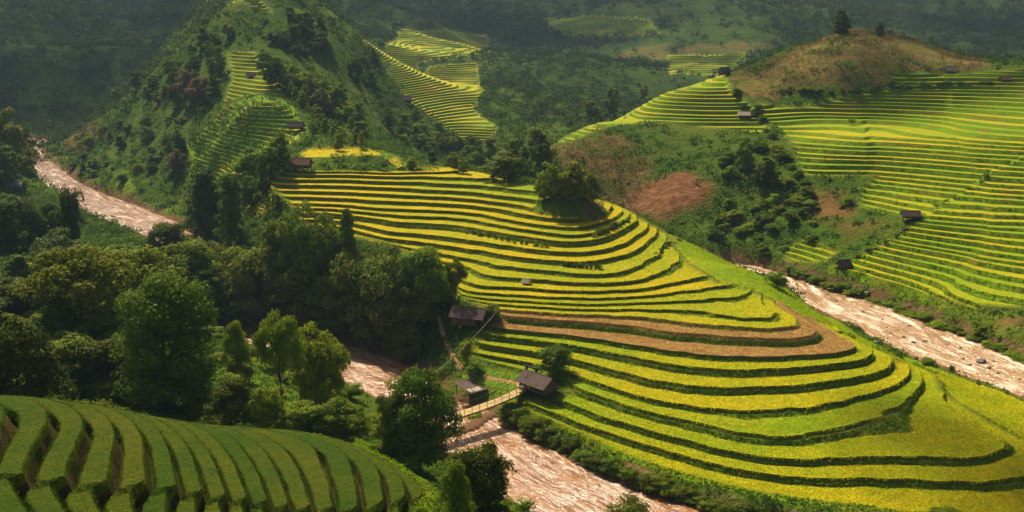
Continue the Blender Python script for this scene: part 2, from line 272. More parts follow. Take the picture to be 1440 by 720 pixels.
# profile of one terrace from its lip (t=0) up to the next lip (t=1): (t, share of rise, crop on?, zone)
PROF = {'full': [(0, 0, 1), (.80, 0, 1), (.825, 0.0, 0), (.925, 1, -.25), (.962, 1, -.25), (1, 1, 1)],
        'near': [(0, 0, .8), (.05, 0, 1), (.61, 0, 1.05), (.68, 0, .85), (.71, -.25, -.6), (.80, .0, -.6), (.95, .95, -.2), (1, 1, .8)],
        'far':  [(0, 0, 1), (.70, 0, 1), (.72, 0, 0), (1, 1, 1)]}
ZONE = {'full': [1, 2, 2, 3, 5], 'near': [1, 1, 1, 4, 4, 4, 5], 'far': [1, 2, 2]}
class Sheet: pass
def build_sheet():
    nv = NP_*NR
    idx = np.arange(nv).reshape(NP_, NR)
    a, b, c, d = idx[:-1, :-1].ravel(), idx[1:, :-1].ravel(), idx[1:, 1:].ravel(), idx[:-1, 1:].ravel()
    alt = ((np.arange(NP_-1)[:, None]+np.arange(NR-1)[None]) % 2 == 0).ravel()
    T = np.concatenate([np.where(alt[:, None], np.stack([a, c, b], 1), np.stack([a, d, b], 1)),
                        np.where(alt[:, None], np.stack([a, d, c], 1), np.stack([b, d, c], 1))])
    x, y, h = GX.ravel(), GY.ravel(), GH.ravel().copy()
    reg = np.full(nv, -1); F = h.copy()
    for k, n in enumerate(RNAMES):
        m = inside(REG[n]['poly'], x, y) & (GSD.ravel() > .8) & (np.hypot((x-MOUND[0])/7.2, (y-MOUND[1])/6.6) > 1)
        if n == 'shoulder': m &= h > 20.3
        reg[m] = k
        F[m] = contour_field(n, x[m], y[m], h[m])
    cap = nv*4
    V = np.zeros((cap, 4)); V[:nv, 0], V[:nv, 1], V[:nv, 2], V[:nv, 3] = x, y, h, F
    R = np.full(cap, -1); R[:nv] = reg; n = nv
    rt = R[T]
    mx = np.sort(rt, 1)[:, 1]                # region shared by two corners at least
    two = np.where((rt[:, 0] == rt[:, 1]) | (rt[:, 0] == rt[:, 2]), rt[:, 0], np.where(rt[:, 1] == rt[:, 2], rt[:, 1], -1))
    done = [T[two < 0]]; done_reg = [two[two < 0]]
    for k, name in enumerate(RNAMES):
        S = T[two == k]
        if len(S) == 0: continue
        rg = REG[name]; lev = rg['lev']; pf = PROF[rg['kind']]
        fl = V[S][:, :, 3]; lo, hi = fl.min(), fl.max()
        br = []
        for z0, z1 in zip(lev[:-1], lev[1:]):
            br += [z0+(z1-z0)*t for t, _, _ in pf[:-1]]
        br.append(lev[-1])
        for bk in br:
            if bk <= lo or bk >= hi: continue
            f = V[S, 3]; inn = R[S] == k
            below = f < bk
            s01 = (below[:, 0] != below[:, 1]) & inn[:, 0] & inn[:, 1]
            s12 = (below[:, 1] != below[:, 2]) & inn[:, 1] & inn[:, 2]
            s20 = (below[:, 2] != below[:, 0]) & inn[:, 2] & inn[:, 0]
            cnt = s01.astype(int)+s12+s20
            hitm = cnt > 0
            if not hitm.any(): continue
            keep = S[~hitm]; Q = S[hitm]; c01, c12, c20 = s01[hitm], s12[hitm], s20[hitm]
            # rotate so that: two cuts -> on edges 01 and 20 (corner 0 alone); one cut -> on edge 12
            two_ = (c01.astype(int)+c12+c20) == 2
            rot = np.zeros(len(Q), int)
            rot[two_ & c01 & c12] = 1; rot[two_ & c12 & c20] = 2
            rot[~two_ & c20] = 1; rot[~two_ & c01] = 2
            Q = np.take_along_axis(Q, (np.arange(3)[None]+rot[:, None]) % 3, 1)
            e = np.concatenate([Q[two_][:, [0, 1]], Q[two_][:, [2, 0]], Q[~two_][:, [1, 2]]])
            e = np.sort(e, 1); key = e[:, 0]*np.int64(1 << 32)+e[:, 1]
            u, inv = np.unique(key, return_inverse=True)
            ea, eb = (u >> 32).astype(int), (u & 0xffffffff).astype(int)
            fa, fb = V[ea, 3], V[eb, 3]; t = ((bk-fa)/(fb-fa))[:, None]
            V[n:n+len(u)] = V[ea]*(1-t)+V[eb]*t; V[n:n+len(u), 3] = bk; R[n:n+len(u)] = k
            pid = n+inv; n += len(u)
            m2 = two_.sum(); P, O = pid[:m2], pid[m2:2*m2]; W = pid[2*m2:]
            A = Q[two_]; B_ = Q[~two_]
            S = np.concatenate([keep, np.stack([A[:, 0], P, O], 1), np.stack([P, A[:, 1], A[:, 2]], 1), np.stack([P, A[:, 2], O], 1),
                                np.stack([B_[:, 0], B_[:, 1], W], 1), np.stack([B_[:, 0], W, B_[:, 2]], 1)])
        done.append(S); done_reg.append(np.full(len(S), k))
    T = np.concatenate(done); TR = np.concatenate(done_reg)
    V = V[:n]; R = R[:n]
    z = V[:, 2].copy()
    zone = np.zeros(len(T), int); band = np.zeros(len(T), int)
    cen = V[T].mean(1)
    for k, name in enumerate(RNAMES):
        rg = REG[name]; lev = rg['lev']; pf = PROF[rg['kind']]; crop = rg['crop']
        m = R == k; f = V[m, 3]
        i = np.clip(np.searchsorted(lev, f, side='right')-1, 0, len(lev)-2)
        z0, z1 = lev[i], lev[i+1]; t = np.clip((f-z0)/(z1-z0), 0, 1)
        tt = [p[0] for p in pf]
        cz = np.full(len(f), crop)
        zz = z0+(z1-z0)*np.interp(t, tt, [p[1] for p in pf]) - crop + cz*np.interp(t, tt, [p[2] for p in pf])
        low = f < lev[0]; zz = np.where(low, V[m, 2]-0.1, zz); zz = np.where(f > lev[-1], lev[-1], zz)
        if name == 'mid':                    # the scrub bank under the top field is one even slope
            sc = z0 == 21.0; zz = np.where(sc & (t > .2), z0+(z1-z0)*(t-.2)/.8-.3, zz)
        if name == 'near': zz = zz - 0.25*smooth(-.12, .12, side(FG_STEP, V[m, 0], V[m, 1]))
        w = smooth(0, 2.2 if rg['kind'] != 'near' else 1.0, -sdf(rg['poly'], V[m, 0], V[m, 1])); zz = V[m, 2]*(1-w)+zz*w
        z[m] = zz
        tm = TR == k; f = cen[tm, 3]
        i = np.clip(np.searchsorted(lev, f, side='right')-1, 0, len(lev)-2)
        t = np.clip((f-lev[i])/(lev[i+1]-lev[i]), 0, .9999)
        zn = np.array(ZONE[rg['kind']])[np.clip(np.searchsorted(tt, t, side='right')-1, 0, len(ZONE[rg['kind']])-1)]
        zn = np.where(f < lev[0], 2, np.where(f > lev[-1], 1, zn))
        if rg['kind'] == 'near': pass
        zone[tm] = zn; band[tm] = i+1+k*100
    edge = np.zeros(len(V))
    for k, name in enumerate(RNAMES):
        m = R == k; edge[m] = smooth(.3, 2.0 if REG[name]['kind'] != 'near' else .8, -sdf(REG[name]['poly'], V[m, 0], V[m, 1]))
    s = Sheet(); s.edge = edge; s.V = np.stack([V[:, 0], V[:, 1], z], 1); s.T = T; s.TR = TR; s.zone = zone; s.band = band; s.cen = s.V[T].mean(1); s.h = V[:, 2]
    return s
# ------------------------------------------------------------------ Blender side
import bpy
scene = bpy.context.scene
rng = np.random.default_rng(7); random.seed(7)
COL = scene.collection
def nodes_mat(name):
    m = bpy.data.materials.new(name); m.use_nodes = True
    nt = m.node_tree; nt.nodes.clear()
    return m, nt
class NT:
    def __init__(s, name):
        s.m, s.t = nodes_mat(name); s.out = s.n('ShaderNodeOutputMaterial')
    def n(s, typ, **kw):
        nd = s.t.nodes.new(typ)
        for k, v in kw.items():
            if k.startswith('i_'):
                key = k[2:]; key = int(key) if key.isdigit() else key.replace('_', ' ')
                nd.inputs[key].default_value = v
            else: setattr(nd, k, v)
        return nd
    def l(s, a, b): s.t.links.new(a, b)
    def attr(s, name): return s.n('ShaderNodeAttribute', attribute_name=name).outputs['Fac']
    def noise(s, scale, detail=3, rough=.55, vec=None, stretch=None):
        nd = s.n('ShaderNodeTexNoise', i_Scale=scale, i_Detail=detail, i_Roughness=rough)
        v = vec if vec is not None else s.pos()
        if stretch:
            mp = s.n('ShaderNodeMapping'); mp.inputs['Scale'].default_value = stretch; s.l(v, mp.inputs[0]); v = mp.outputs[0]
        s.l(v, nd.inputs['Vector']); return nd.outputs['Fac']
    def pos(s):
        if not hasattr(s, '_p'): s._p = s.n('ShaderNodeNewGeometry').outputs['Position']
        return s._p
    def mix(s, f, a, b):
        nd = s.n('ShaderNodeMix', data_type='RGBA')
        for i, v in ((0, f), (6, a), (7, b)):
            if isinstance(v, (int, float)): nd.inputs[i].default_value = v
            elif isinstance(v, tuple): nd.inputs[i].default_value = (*v, 1)
            else: s.l(v, nd.inputs[i])
        return nd.outputs[2]
    def math(s, op, a, b=0.5, c=None, clamp=False):
        nd = s.n('ShaderNodeMath', operation=op, use_clamp=clamp)
        for i, v in enumerate((a, b, c)):
            if v is None: continue
            if isinstance(v, (int, float)): nd.inputs[i].default_value = v
            else: s.l(v, nd.inputs[i])
        return nd.outputs[0]
    def ramp(s, v, lo, hi, a=0., b=1.):
        nd = s.n('ShaderNodeMapRange', clamp=True); s.l(v, nd.inputs[0])
        for i, q in zip((1, 2, 3, 4), (lo, hi, a, b)): nd.inputs[i].default_value = q
        return nd.outputs[0]
    def bump(s, hgt, dist, strength=1.0):
        nd = s.n('ShaderNodeBump', i_Strength=strength, i_Distance=dist); s.l(hgt, nd.inputs['Height']); return nd.outputs[0]
    def bsdf(s, col, rough=.9, nor=None, spec=.1, transl=None, tcol=None):
        p = s.n('ShaderNodeBsdfPrincipled'); p.inputs['Specular IOR Level'].default_value = spec*.25 if spec < .28 else spec
        for k, v in (('Base Color', col), ('Roughness', rough)):
            if isinstance(v, tuple): p.inputs[k].default_value = (*v, 1)
            elif isinstance(v, (int, float)): p.inputs[k].default_value = v
            else: s.l(v, p.inputs[k])
        if nor is not None: s.l(nor, p.inputs['Normal'])
        o = p.outputs[0]
        if transl:
            t = s.n('ShaderNodeBsdfTranslucent'); c = tcol if tcol is not None else col
            if isinstance(c, tuple): t.inputs[0].default_value = (*c, 1)
            else: s.l(c, t.inputs[0])
            mx = s.n('ShaderNodeMixShader'); mx.inputs[0].default_value = transl
            s.l(o, mx.inputs[1]); s.l(t.outputs[0], mx.inputs[2]); o = mx.outputs[0]
        s.l(o, s.out.inputs[0]); return s.m
# --- ground, crop and bank materials
def mat_rice(name, green, ripe, scale=1.0):
    t = NT(name); f = t.attr('tread'); big = t.noise(.07*scale, 4, .6)
    fine = t.noise(2.2*scale, 3, .7); clump = t.noise(.45*scale, 4, .65)
    k = t.math('ADD', f, t.ramp(big, .36, .64, -.26, .26), clamp=True)
    k = t.math('ADD', k, t.ramp(clump, .3, .7, -.12, .12), clamp=True)
    col = t.mix(k, green, ripe)
    col = t.mix(t.ramp(fine, .32, .62, .35, 0.), col, tuple(.28*g for g in green))
    col = t.mix(t.ramp(clump, .66, .74, 0, .45), col, tuple(.45*c for c in ripe))
    col = t.mix(t.attr('edge'), t.mix(t.ramp(clump, .35, .65), (.045, .07, .010), (.085, .115, .014)), col)
    return t.bsdf(col, .8, t.bump(t.math('ADD', fine, t.math('MULTIPLY', clump, 1.2)), .5, .8), .12)
M = {}
M['rice'] = mat_rice('ripening_rice', (.20, .30, .004), (.53, .39, .004))
M['rice_near'] = mat_rice('green_rice', (.046, .094, .002), (.125, .13, .003), 3.0)  # green kept dark: shade over the near field is in the colour
def mat_bank(name, a, b, c, sc=1.):
    t = NT(name); n1 = t.noise(.6*sc, 4, .65); n2 = t.noise(3.5*sc, 3, .7); n3 = t.noise(.12*sc, 2)
    col = t.mix(t.ramp(n1, .35, .65), a, b); col = t.mix(t.ramp(n3, .5, .68), col, c)
    col = t.mix(t.ramp(n2, .3, .6, .6, 0), col, tuple(.3*q for q in a))
    return t.bsdf(col, .9, t.bump(t.math('ADD', n2, n1), .45, .8), .1)
M['bank'] = mat_bank('grassy_bank', (.13, .23, .004), (.21, .31, .007), (.22, .21, .02))
M['bund'] = mat_bank('trodden_bund', (.16, .17, .03), (.12, .16, .025), (.2, .16, .06))
M['earth_bank'] = mat_bank('earth_bank', (.13, .085, .02), (.09, .085, .014), (.065, .095, .010), 2.5)
M['crop_edge'] = mat_bank('rice_stems', (.15, .18, .006), (.24, .21, .006), (.11, .16, .006), 1.5)
M['fallow'] = None
def mat_fallow():
    t = NT('fallow_stubble'); n1 = t.noise(.5, 5, .7); n2 = t.noise(2.5, 4, .7); v = t.n('ShaderNodeTexVoronoi', i_Scale=1.1); t.l(t.pos(), v.inputs['Vector'])
    col = t.mix(t.ramp(n1, .35, .65), (.30, .16, .042), (.44, .265, .085)); col = t.mix(t.ramp(v.outputs['Distance'], .1, .5, .5, 0), col, (.17, .085, .025))
    col = t.mix(t.ramp(n2, .56, .66, 0, .6), col, (.2, .2, .03))
    return t.bsdf(col, .95, t.bump(t.math('ADD', n2, n1), .4, .9), .05)
M['fallow'] = mat_fallow()
def mat_ground():
    t = NT('scrub_ground'); n0 = t.noise(.03, 4, .6); n1 = t.noise(.18, 5, .65); n2 = t.noise(1.3, 4, .7); n3 = t.noise(.5, 4, .6)
    stalk = t.noise(1.0, 3, .7, stretch=(1.6, .5, .25))
    g = t.mix(t.ramp(n1, .35, .65), (.04, .085, .006), (.075, .13, .008)); g = t.mix(t.ramp(n0, .45, .65), g, (.11, .14, .012))
    g = t.mix(t.ramp(n2, .3, .58, .55, 0), g, (.014, .022, .005))
    lush = t.mix(t.ramp(n3, .35, .65), (.10, .19, .012), (.17, .23, .015))
    dry = t.mix(t.ramp(stalk, .35, .65), (.15, .09, .03), (.29, .18, .065)); dry = t.mix(t.ramp(n1, .44, .58, 0, .85), dry, (.085, .11, .012))
    dirt = t.mix(t.ramp(n3, .3, .7), (.13, .055, .02), (.26, .125, .05)); dirt = t.mix(t.ramp(n2, .58, .7, 0, .7), dirt, (.33, .2, .09))
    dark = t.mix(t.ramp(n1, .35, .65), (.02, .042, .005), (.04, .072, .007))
    mud = t.mix(t.ramp(n2, .35, .65), (.12, .06, .025), (.2, .12, .06))
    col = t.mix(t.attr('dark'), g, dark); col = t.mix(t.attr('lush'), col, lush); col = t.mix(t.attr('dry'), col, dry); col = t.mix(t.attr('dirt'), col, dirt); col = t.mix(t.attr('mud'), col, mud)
    return t.bsdf(col, .95, t.bump(t.math('ADD', t.math('MULTIPLY', n1, 2.0), t.math('ADD', n2, n3)), .7, .9), .06)
M['ground'] = mat_ground()
def mesh_obj(name, V, T, mats, mat_idx=None, parent=None, smooth=False, face_attr=None, vert_attr=None, loc=None, n=None):
    """triangles (n x 3) or quads (n x 4) as one mesh object"""
    me = bpy.data.meshes.new(name); T = np.asarray(T); k = T.shape[1]
    me.vertices.add(len(V)); me.vertices.foreach_set('co', np.asarray(V, np.float32).ravel())
    me.loops.add(T.size); me.loops.foreach_set('vertex_index', T.astype(np.int32).ravel())
    me.polygons.add(len(T)); me.polygons.foreach_set('loop_start', np.arange(0, T.size, k, dtype=np.int32))
    for m in mats: me.materials.append(m)
    if mat_idx is not None: me.polygons.foreach_set('material_index', np.asarray(mat_idx, np.int32))
    me.polygons.foreach_set('use_smooth', np.broadcast_to(np.asarray(smooth, bool), len(T)).copy())
    me.update(calc_edges=True)
    for d, dom in ((face_attr, 'FACE'), (vert_attr, 'POINT')):
        for q, v in (d or {}).items():
            a = me.attributes.new(q, 'FLOAT', dom); a.data.foreach_set('value', np.asarray(v, np.float32))
    o = bpy.data.objects.new(name, me); COL.objects.link(o)
    if parent is not None: o.parent = parent
    if loc is not None: o.location = loc
    return o
def tag(o, label=None, cat=None, group=None, kind=None):
    for k, v in (('label', label), ('category', cat), ('group', group), ('kind', kind)):
        if v: o[k] = v
    return o
# ------------------------------------------------------------------ the ground sheet, split into its hills
S = build_sheet()
nrm = np.cross(S.V[S.T[:, 1]]-S.V[S.T[:, 0]], S.V[S.T[:, 2]]-S.V[S.T[:, 0]])[:, 2]
S.T[nrm < 0] = S.T[nrm < 0][:, ::-1]
vx, vy = S.V[:, 0], S.V[:, 1]
def patch(pts, soft=3.0, wob=2.5, seed=50, amount=1.0):
    p = hits(pts); out = np.zeros(len(vx)); m = _near(p, vx, vy, 15)
    d = sdf(p, vx[m], vy[m])+wob*fbm(vx[m], vy[m], 14, seed, 3)*2
    out[m] = amount*(1-smooth(-soft, soft, d)); return out
COVER = {}
COVER['lush'] = np.maximum.reduce([patch([(0,362),(35,360),(70,374),(60,392),(20,390)], 2),
   patch([(978,372),(1012,391),(1062,407),(1121,437),(1128,448),(1132,442,3),(1092,403,4),(1032,366,4),(955,345)], .5, .1),
   patch([(1128,450),(1197,472),(1209,484),(1250,490),(1284,514),(1316,528),(1330,558),(1440,640),(1440,615,4),(1290,532,5),(1205,490,5)], .6, .2),
   patch([(135,253),(180,262),(185,270),(140,262)], 1.5), patch([(195,278),(258,295),(262,304),(210,288)], 1.5),
   patch([(650,520),(742,538),(704,562),(665,570),(632,560)], 1), patch([(420,222),(535,222),(620,235),(600,239),(430,239)], 2, 2, 51, .5),
   patch([(745,292),(800,270),(850,285),(842,298),(810,305),(760,300)], 1, .3, 51, .6),
   patch([(1170,383),(1300,440),(1395,478),(1440,500),(1440,440),(1364,449),(1263,416)], 2, 2, 52, .6), patch([(300,520),(420,500),(500,600),(560,650),(480,620),(380,590)], 4, 3, 53, .6)])
COVER['lush'] = np.maximum(COVER['lush'], np.maximum(patch([(425,25),(500,42),(505,52),(450,60),(420,45)], 3, 3, 65, .7), patch([(600,60),(700,50),(740,80),(700,110),(660,85)], 6, 6, 66, .35)))
COVER['dry'] = np.maximum.reduce([patch([(1005,108),(1060,92),(1140,62),(1180,44,2),(1260,44,2),(1330,70,2),(1395,98),(1250,103),(1250,118),(1205,122),(1130,128),(1070,140),(1030,130),(1025,112)], 3, 3, 54, .85),
   patch([(775,210),(850,190),(900,200),(880,240),(850,260),(830,300),(790,250)], 3, 3, 55, .9), patch([(845,230),(900,235),(890,300),(850,300)], 3, 3, 56, .9),
   patch([(870,70),(935,62),(945,90),(890,90)], 5, 5, 57, .6), patch([(960,62),(1080,60),(1060,76),(960,76)], 5, 5, 57, .6), patch([(90,205),(120,175),(140,190),(100,220)], 3, 2, 58, .7)])
COVER['dry'] *= .85
COVER['dirt'] = np.maximum.reduce([patch([(905,258),(960,242),(1000,262),(985,292),(930,306),(888,290)], 2, 1.5, 59), patch([(1140,278),(1215,280),(1200,305),(1150,310)], 3, 3, 60, .8), patch([(1165,312),(1250,305),(1240,325),(1190,335)], 3, 3, 61, .45),
   patch([(1395,455),(1440,448),(1440,462),(1410,465)], 1.5, 1, 62)])
sdv = river_sd(vx, vy)
COVER['mud'] = 1-smooth(.0, 2.6, sdv+1.2*vnoise(vx, vy, 4, 63))
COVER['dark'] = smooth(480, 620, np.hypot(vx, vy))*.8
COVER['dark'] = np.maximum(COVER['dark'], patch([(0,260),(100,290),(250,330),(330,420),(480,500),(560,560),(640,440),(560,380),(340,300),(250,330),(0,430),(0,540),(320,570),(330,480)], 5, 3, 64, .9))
# what grows on each face
zone, TR, band = S.zone.copy(), S.TR, S.band
mid = RNAMES.index('mid'); lev_i = band-mid*100-1
li = {z: i for i, z in enumerate(LEV_MID)}
MATS = [M['ground'], M['rice'], M['bank'], M['bund'], M['earth_bank'], M['crop_edge'], M['fallow'], M['rice_near']]
fallow = (TR == mid) & np.isin(lev_i, [li[9.1], li[8.0]])
zone[fallow & (zone == 1)] = 6; zone[fallow & (zone == 5)] = 6
tall = (TR == mid) & (lev_i == li[21.0]) & (zone != 0)
cz = S.cen
tall_scrub = tall & (cz[:, 1] > 0) & inside(hits([(395,216),(425,221),(534,217),(560,232),(622,238),(600,240),(500,239.5),(425,238),(395,243)]), cz[:, 0], cz[:, 1])
zone[tall_scrub] = 0
_b = [at_z(a[0], a[1], 0.0)[:2] for a, b in RIV_R[3:15]]
slope_poly = hits([(944,330),(955,352),(976,374),(1012,394),(1062,409),(1120,438),(1128,447),(1197,470),(1209,482),(1250,488),(1284,513),(1316,526),(1330,556),(1400,610),(1500,690),(1620,770)])+[tuple(p) for p in _b[::-1]]
sl_ = (zone == 0) & (river_sd(cz[:, 0], cz[:, 1])+.8*vnoise(cz[:, 0], cz[:, 1], 6, 91) > 3.6) & inside(slope_poly, cz[:, 0], cz[:, 1])
zone[sl_] = 1; S.edge[np.unique(S.T[sl_])] = 1
zone[(TR == RNAMES.index('near')) & (zone == 1)] = 7
foot = TR == RNAMES.index('cone_foot'); lit = inside(hits([(385,178),(430,178),(430,215),(260,262),(275,240),(370,205)]), cz[:, 0], cz[:, 1]); zone[foot & (zone == 1) & ~lit] = 2  # foot treads outside the lit part get bank green, standing in for shade
hsh = (band*2654435761 % 1000)/1000.0
ripe = np.array([{'mid': .66, 'near': .3, 'right': .3, 'shoulder': .35, 'cone': .5, 'fan': .5}.get(n, .4) for n in RNAMES])
tread = np.where(TR >= 0, np.clip(ripe[np.maximum(TR, 0)]+(hsh-.5)*.6, 0, 1), .5)
south = smooth(215, 160, np.hypot(cz[:, 0], cz[:, 1])); tread = np.where(TR == mid, tread-.1*south-.34*smooth(22, 4, cz[:, 0])*smooth(192, 182, cz[:, 1])+.42*smooth(5, -45, cz[:, 0])*smooth(195, 225, cz[:, 1])-.2*smooth(15, 45, cz[:, 0])*smooth(170, 200, cz[:, 1]), tread); tread[(TR == mid) & (lev_i >= li[23.2])] = 1.0; tread[sl_] = (.04+.5*smooth(205, 170, cz[:, 1]))[sl_]; tread = np.clip(tread, 0, 1)
OBJ = {}
def emit(name, sel):
    f = S.T[sel]; u, inv = np.unique(f, return_inverse=True)
    sm = (zone[sel] == 0)
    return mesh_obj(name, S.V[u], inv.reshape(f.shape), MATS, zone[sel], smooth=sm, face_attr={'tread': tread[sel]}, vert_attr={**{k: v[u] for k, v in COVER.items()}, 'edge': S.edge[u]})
hill_of = np.full(len(RNAMES)+1, 0)
groups = {'mid': 1, 'near': 2, 'right': 3, 'shoulder': 3, 'shore': 3, 'cone': 4, 'cone_foot': 4, 'cone_top': 4, 'fan': 5, 'fan_top': 5, 'field_far': 5, 'field_farther': 5}
own = np.array([groups[n] for n in RNAMES]+[0])[TR]
def zone_poly(pts): return inside(hits(pts), cz[:, 0], cz[:, 1])
own = np.where(own == 0, np.where((river_sd(cz[:, 0], cz[:, 1]) > 1) & zone_poly([(782,208),(860,300,-6),(1000,355),(1090,380),(1160,402),(1440,520),(1700,560),(1700,40),(1440,90,8),(1180,44,40),(1000,104,25),(780,200,25)]), 3,
   np.where((river_sd(cz[:, 0], cz[:, 1]) > 1) & zone_poly([(70,205),(110,255),(210,292),(262,305),(300,270),(400,225),(500,195),(520,150),(480,60),(440,10,20),(340,-20,80),(270,45,60),(100,180,40)]), 4, own)), own)
hill_info = {0: ('ground', 'scrubby valley floor and far mountain slopes around the terraced hills'), 1: ('terraced_hill', 'rounded middle hill stepped with yellow rice terraces inside the river bend'),
  2: ('terraced_hillside', 'near hillside of shaded green rice strips at the lower left'), 3: ('terraced_hill', 'large right hill of rice terraces under a brown grassy summit'),
  4: ('hill', 'steep conical wooded hill with a narrow ladder of terraces'), 5: ('terraced_hillside', 'distant fan of yellow green terraces on the slope behind')}
for k in range(6):
    if (own == k).any(): OBJ[k] = tag(emit(hill_info[k][0], own == k), hill_info[k][1], 'terrain', kind='structure')
# terraced height lookup for planting: nearest-vertex field on a fine xy hash
_cell = 0.6
_key = {}
def _build():
    m = (S.TR >= 0) | (np.hypot(S.cen[:, 0], S.cen[:, 1]) < 600)
    c = S.cen[m]; ix = np.floor(c[:, 0]/_cell).astype(np.int64); iy = np.floor(c[:, 1]/_cell).astype(np.int64)
    k = ix*100003+iy; o = np.argsort(k, kind='stable'); return k[o], c[o, 2]
HK, HZ = _build()
def top(x, y):                              # surface height incl. terraces and crop
    x = np.atleast_1d(np.asarray(x, float)); y = np.atleast_1d(np.asarray(y, float))
    k = np.floor(x/_cell).astype(np.int64)*100003+np.floor(y/_cell).astype(np.int64)
    j = np.clip(np.searchsorted(HK, k), 0, len(HK)-1); ok = HK[j] == k
    return np.where(ok, HZ[j], ground(x, y))
# ------------------------------------------------------------------ foliage
def mat_leaf(name, a, b, c, transl=.3, rnd=True):
    t = NT(name); n1 = t.noise(.35, 3, .6); n2 = t.noise(2.2, 2, .6)
    col = t.mix(t.ramp(n1, .35, .65), a, b); col = t.mix(t.ramp(n2, .45, .75, 0, .8), col, c)
    if rnd:
        oi = t.n('ShaderNodeObjectInfo'); hs = t.n('ShaderNodeHueSaturation'); t.l(col, hs.inputs['Color'])
        t.l(t.math('MULTIPLY_ADD', oi.outputs['Random'], .5, .75), hs.inputs['Value']); t.l(t.math('MULTIPLY_ADD', oi.outputs['Random'], .035, .462), hs.inputs['Hue']); col = hs.outputs[0]
    return t.bsdf(col, .6, None, .12, transl, None)
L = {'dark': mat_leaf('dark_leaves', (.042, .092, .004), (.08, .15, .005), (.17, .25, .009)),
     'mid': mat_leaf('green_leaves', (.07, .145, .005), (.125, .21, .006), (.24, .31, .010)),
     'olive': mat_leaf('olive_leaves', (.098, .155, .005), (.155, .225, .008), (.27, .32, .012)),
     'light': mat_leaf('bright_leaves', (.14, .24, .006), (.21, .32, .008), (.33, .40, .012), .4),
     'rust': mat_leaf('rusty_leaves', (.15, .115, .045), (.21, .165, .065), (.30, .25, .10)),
     'deep': mat_leaf('deep_green_leaves', (.034, .075, .004), (.06, .115, .005), (.12, .18, .008), .3)}  # 'deep' is the darkest green of the leaf set
def mat_bark():
    t = NT('bark'); n = t.noise(3.0, 4, .7, stretch=(1, 1, .25))
    return t.bsdf(t.mix(t.ramp(n, .3, .7), (.045, .033, .02), (.13, .10, .07)), .95, t.bump(n, .1, .8), .05)
M['bark'] = mat_bark()
def cards(P, N, size, aspect=.62, rs=None):
    """leaf cards: pointed quads at P facing N"""
    rs = rs or rng; n = len(P); N = N/np.linalg.norm(N, axis=1, keepdims=True).clip(1e-6)
    a = rs.normal(size=(n, 3)); u = np.cross(N, a); u /= np.linalg.norm(u, axis=1, keepdims=True).clip(1e-6); v = np.cross(N, u)
    s = (np.broadcast_to(size, n)*rs.uniform(.65, 1.3, n))[:, None]
    q = np.stack([P-u*s*.5, P+v*s*.5*aspect-N*s*.08, P+u*s*.5, P-v*s*.5*aspect-N*s*.08], 1)
    return q.reshape(-1, 3), np.arange(4*n).reshape(n, 4)
def crown_mesh(name, seed, lobes, n, size, form='round', cb=.25):
    rs = np.random.default_rng(seed); Ps, Ns = [], []
    cen = []
    for k in range(lobes):
        f = (k+.5)/lobes; ang = k*2.39996+rs.uniform(-.4, .4)
        if form == 'round':
            zz = rs.uniform(.0, 1); rr = .36*math.sqrt(max(0, 1-(1.9*zz-.85)**2*.9))*math.sqrt(rs.uniform(.2, 1))*(1+.3*math.sin(ang*2+seed)*math.sin(5*zz+seed*.7)); zz = min(1, zz*(1+.12*math.sin(ang*3+seed))); lr = rs.uniform(.095, .155)
        elif form == 'tall':
            zz = f; rr = .33*(1-f*.72)*math.sqrt(rs.uniform(.15, 1)); lr = rs.uniform(.085, .14)*(1.15-f*.5)
        elif form == 'flat':
            zz = .35+.65*rs.uniform()**.6; rr = .40*math.sqrt(rs.uniform(.05, 1)); lr = rs.uniform(.09, .15); zz *= 1-.5*(rr/.4)**2*.6
        elif form == 'column':
            zz = f; rr = .2*rs.uniform(.2, 1.6); lr = rs.uniform(.16, .26)
        else:                                                        # bush: sits on the ground
            zz = rs.uniform(0, .8); rr = .38*math.sqrt(max(0.02, 1-zz*zz))*math.sqrt(rs.uniform(.1, 1)); lr = rs.uniform(.12, .2)
        cen.append((rr*math.cos(ang), rr*math.sin(ang), zz, lr))
    per = n//lobes
    for x, y, zz, lr in cen:
        lo = lr*.5 if form != 'bush' else 0
        d = rs.normal(size=(per, 3)); d /= np.linalg.norm(d, axis=1, keepdims=True); d[:, 2] = np.where(d[:, 2] < -.35, -d[:, 2]*.6, d[:, 2])
        r = lr*rs.uniform(.74, 1.1, per)[:, None]
        wob = 1+.2*np.sin(d[:, :1]*7+x*30)*np.sin(d[:, 1:2]*6+y*30)
        p = d*r*wob*np.array([1, 1, .82 if form != 'tall' else .7]); z0 = lr*.6+zz*(1-lr*1.35)
        Ps.append(np.array([x, y, 0])+p+np.array([0, 0, z0])); Ns.append(d+np.array([0, 0, .3])+rs.normal(size=(per, 3))*.38)
    k = n//6                                  # leaves inside the crown, so that no bare hollow shows
    d = rs.normal(size=(k, 3)); d /= np.linalg.norm(d, axis=1, keepdims=True); c = np.array(cen)[rs.integers(0, lobes, k)]; q = rs.uniform(.15, .85, (k, 1))
    Ps.append(np.stack([c[:, 0], c[:, 1], c[:, 3]*.6+c[:, 2]*(1-c[:, 3]*1.35)], 1)*np.concatenate([q, q, q*.4+.6], 1)+d*.05*np.array([1, 1, .6])); Ns.append(d+np.array([0, 0, .4]))
    P, N = np.concatenate(Ps), np.concatenate(Ns); P[:, 2] = cb+(1-cb)*P[:, 2]
    V, Q = cards(P, N, size, rs=rs)
    me = mesh_obj(name, V, Q, [L['mid']]).data; bpy.data.objects.remove(bpy.data.objects[name]); me['c'] = 1
    return me, cen
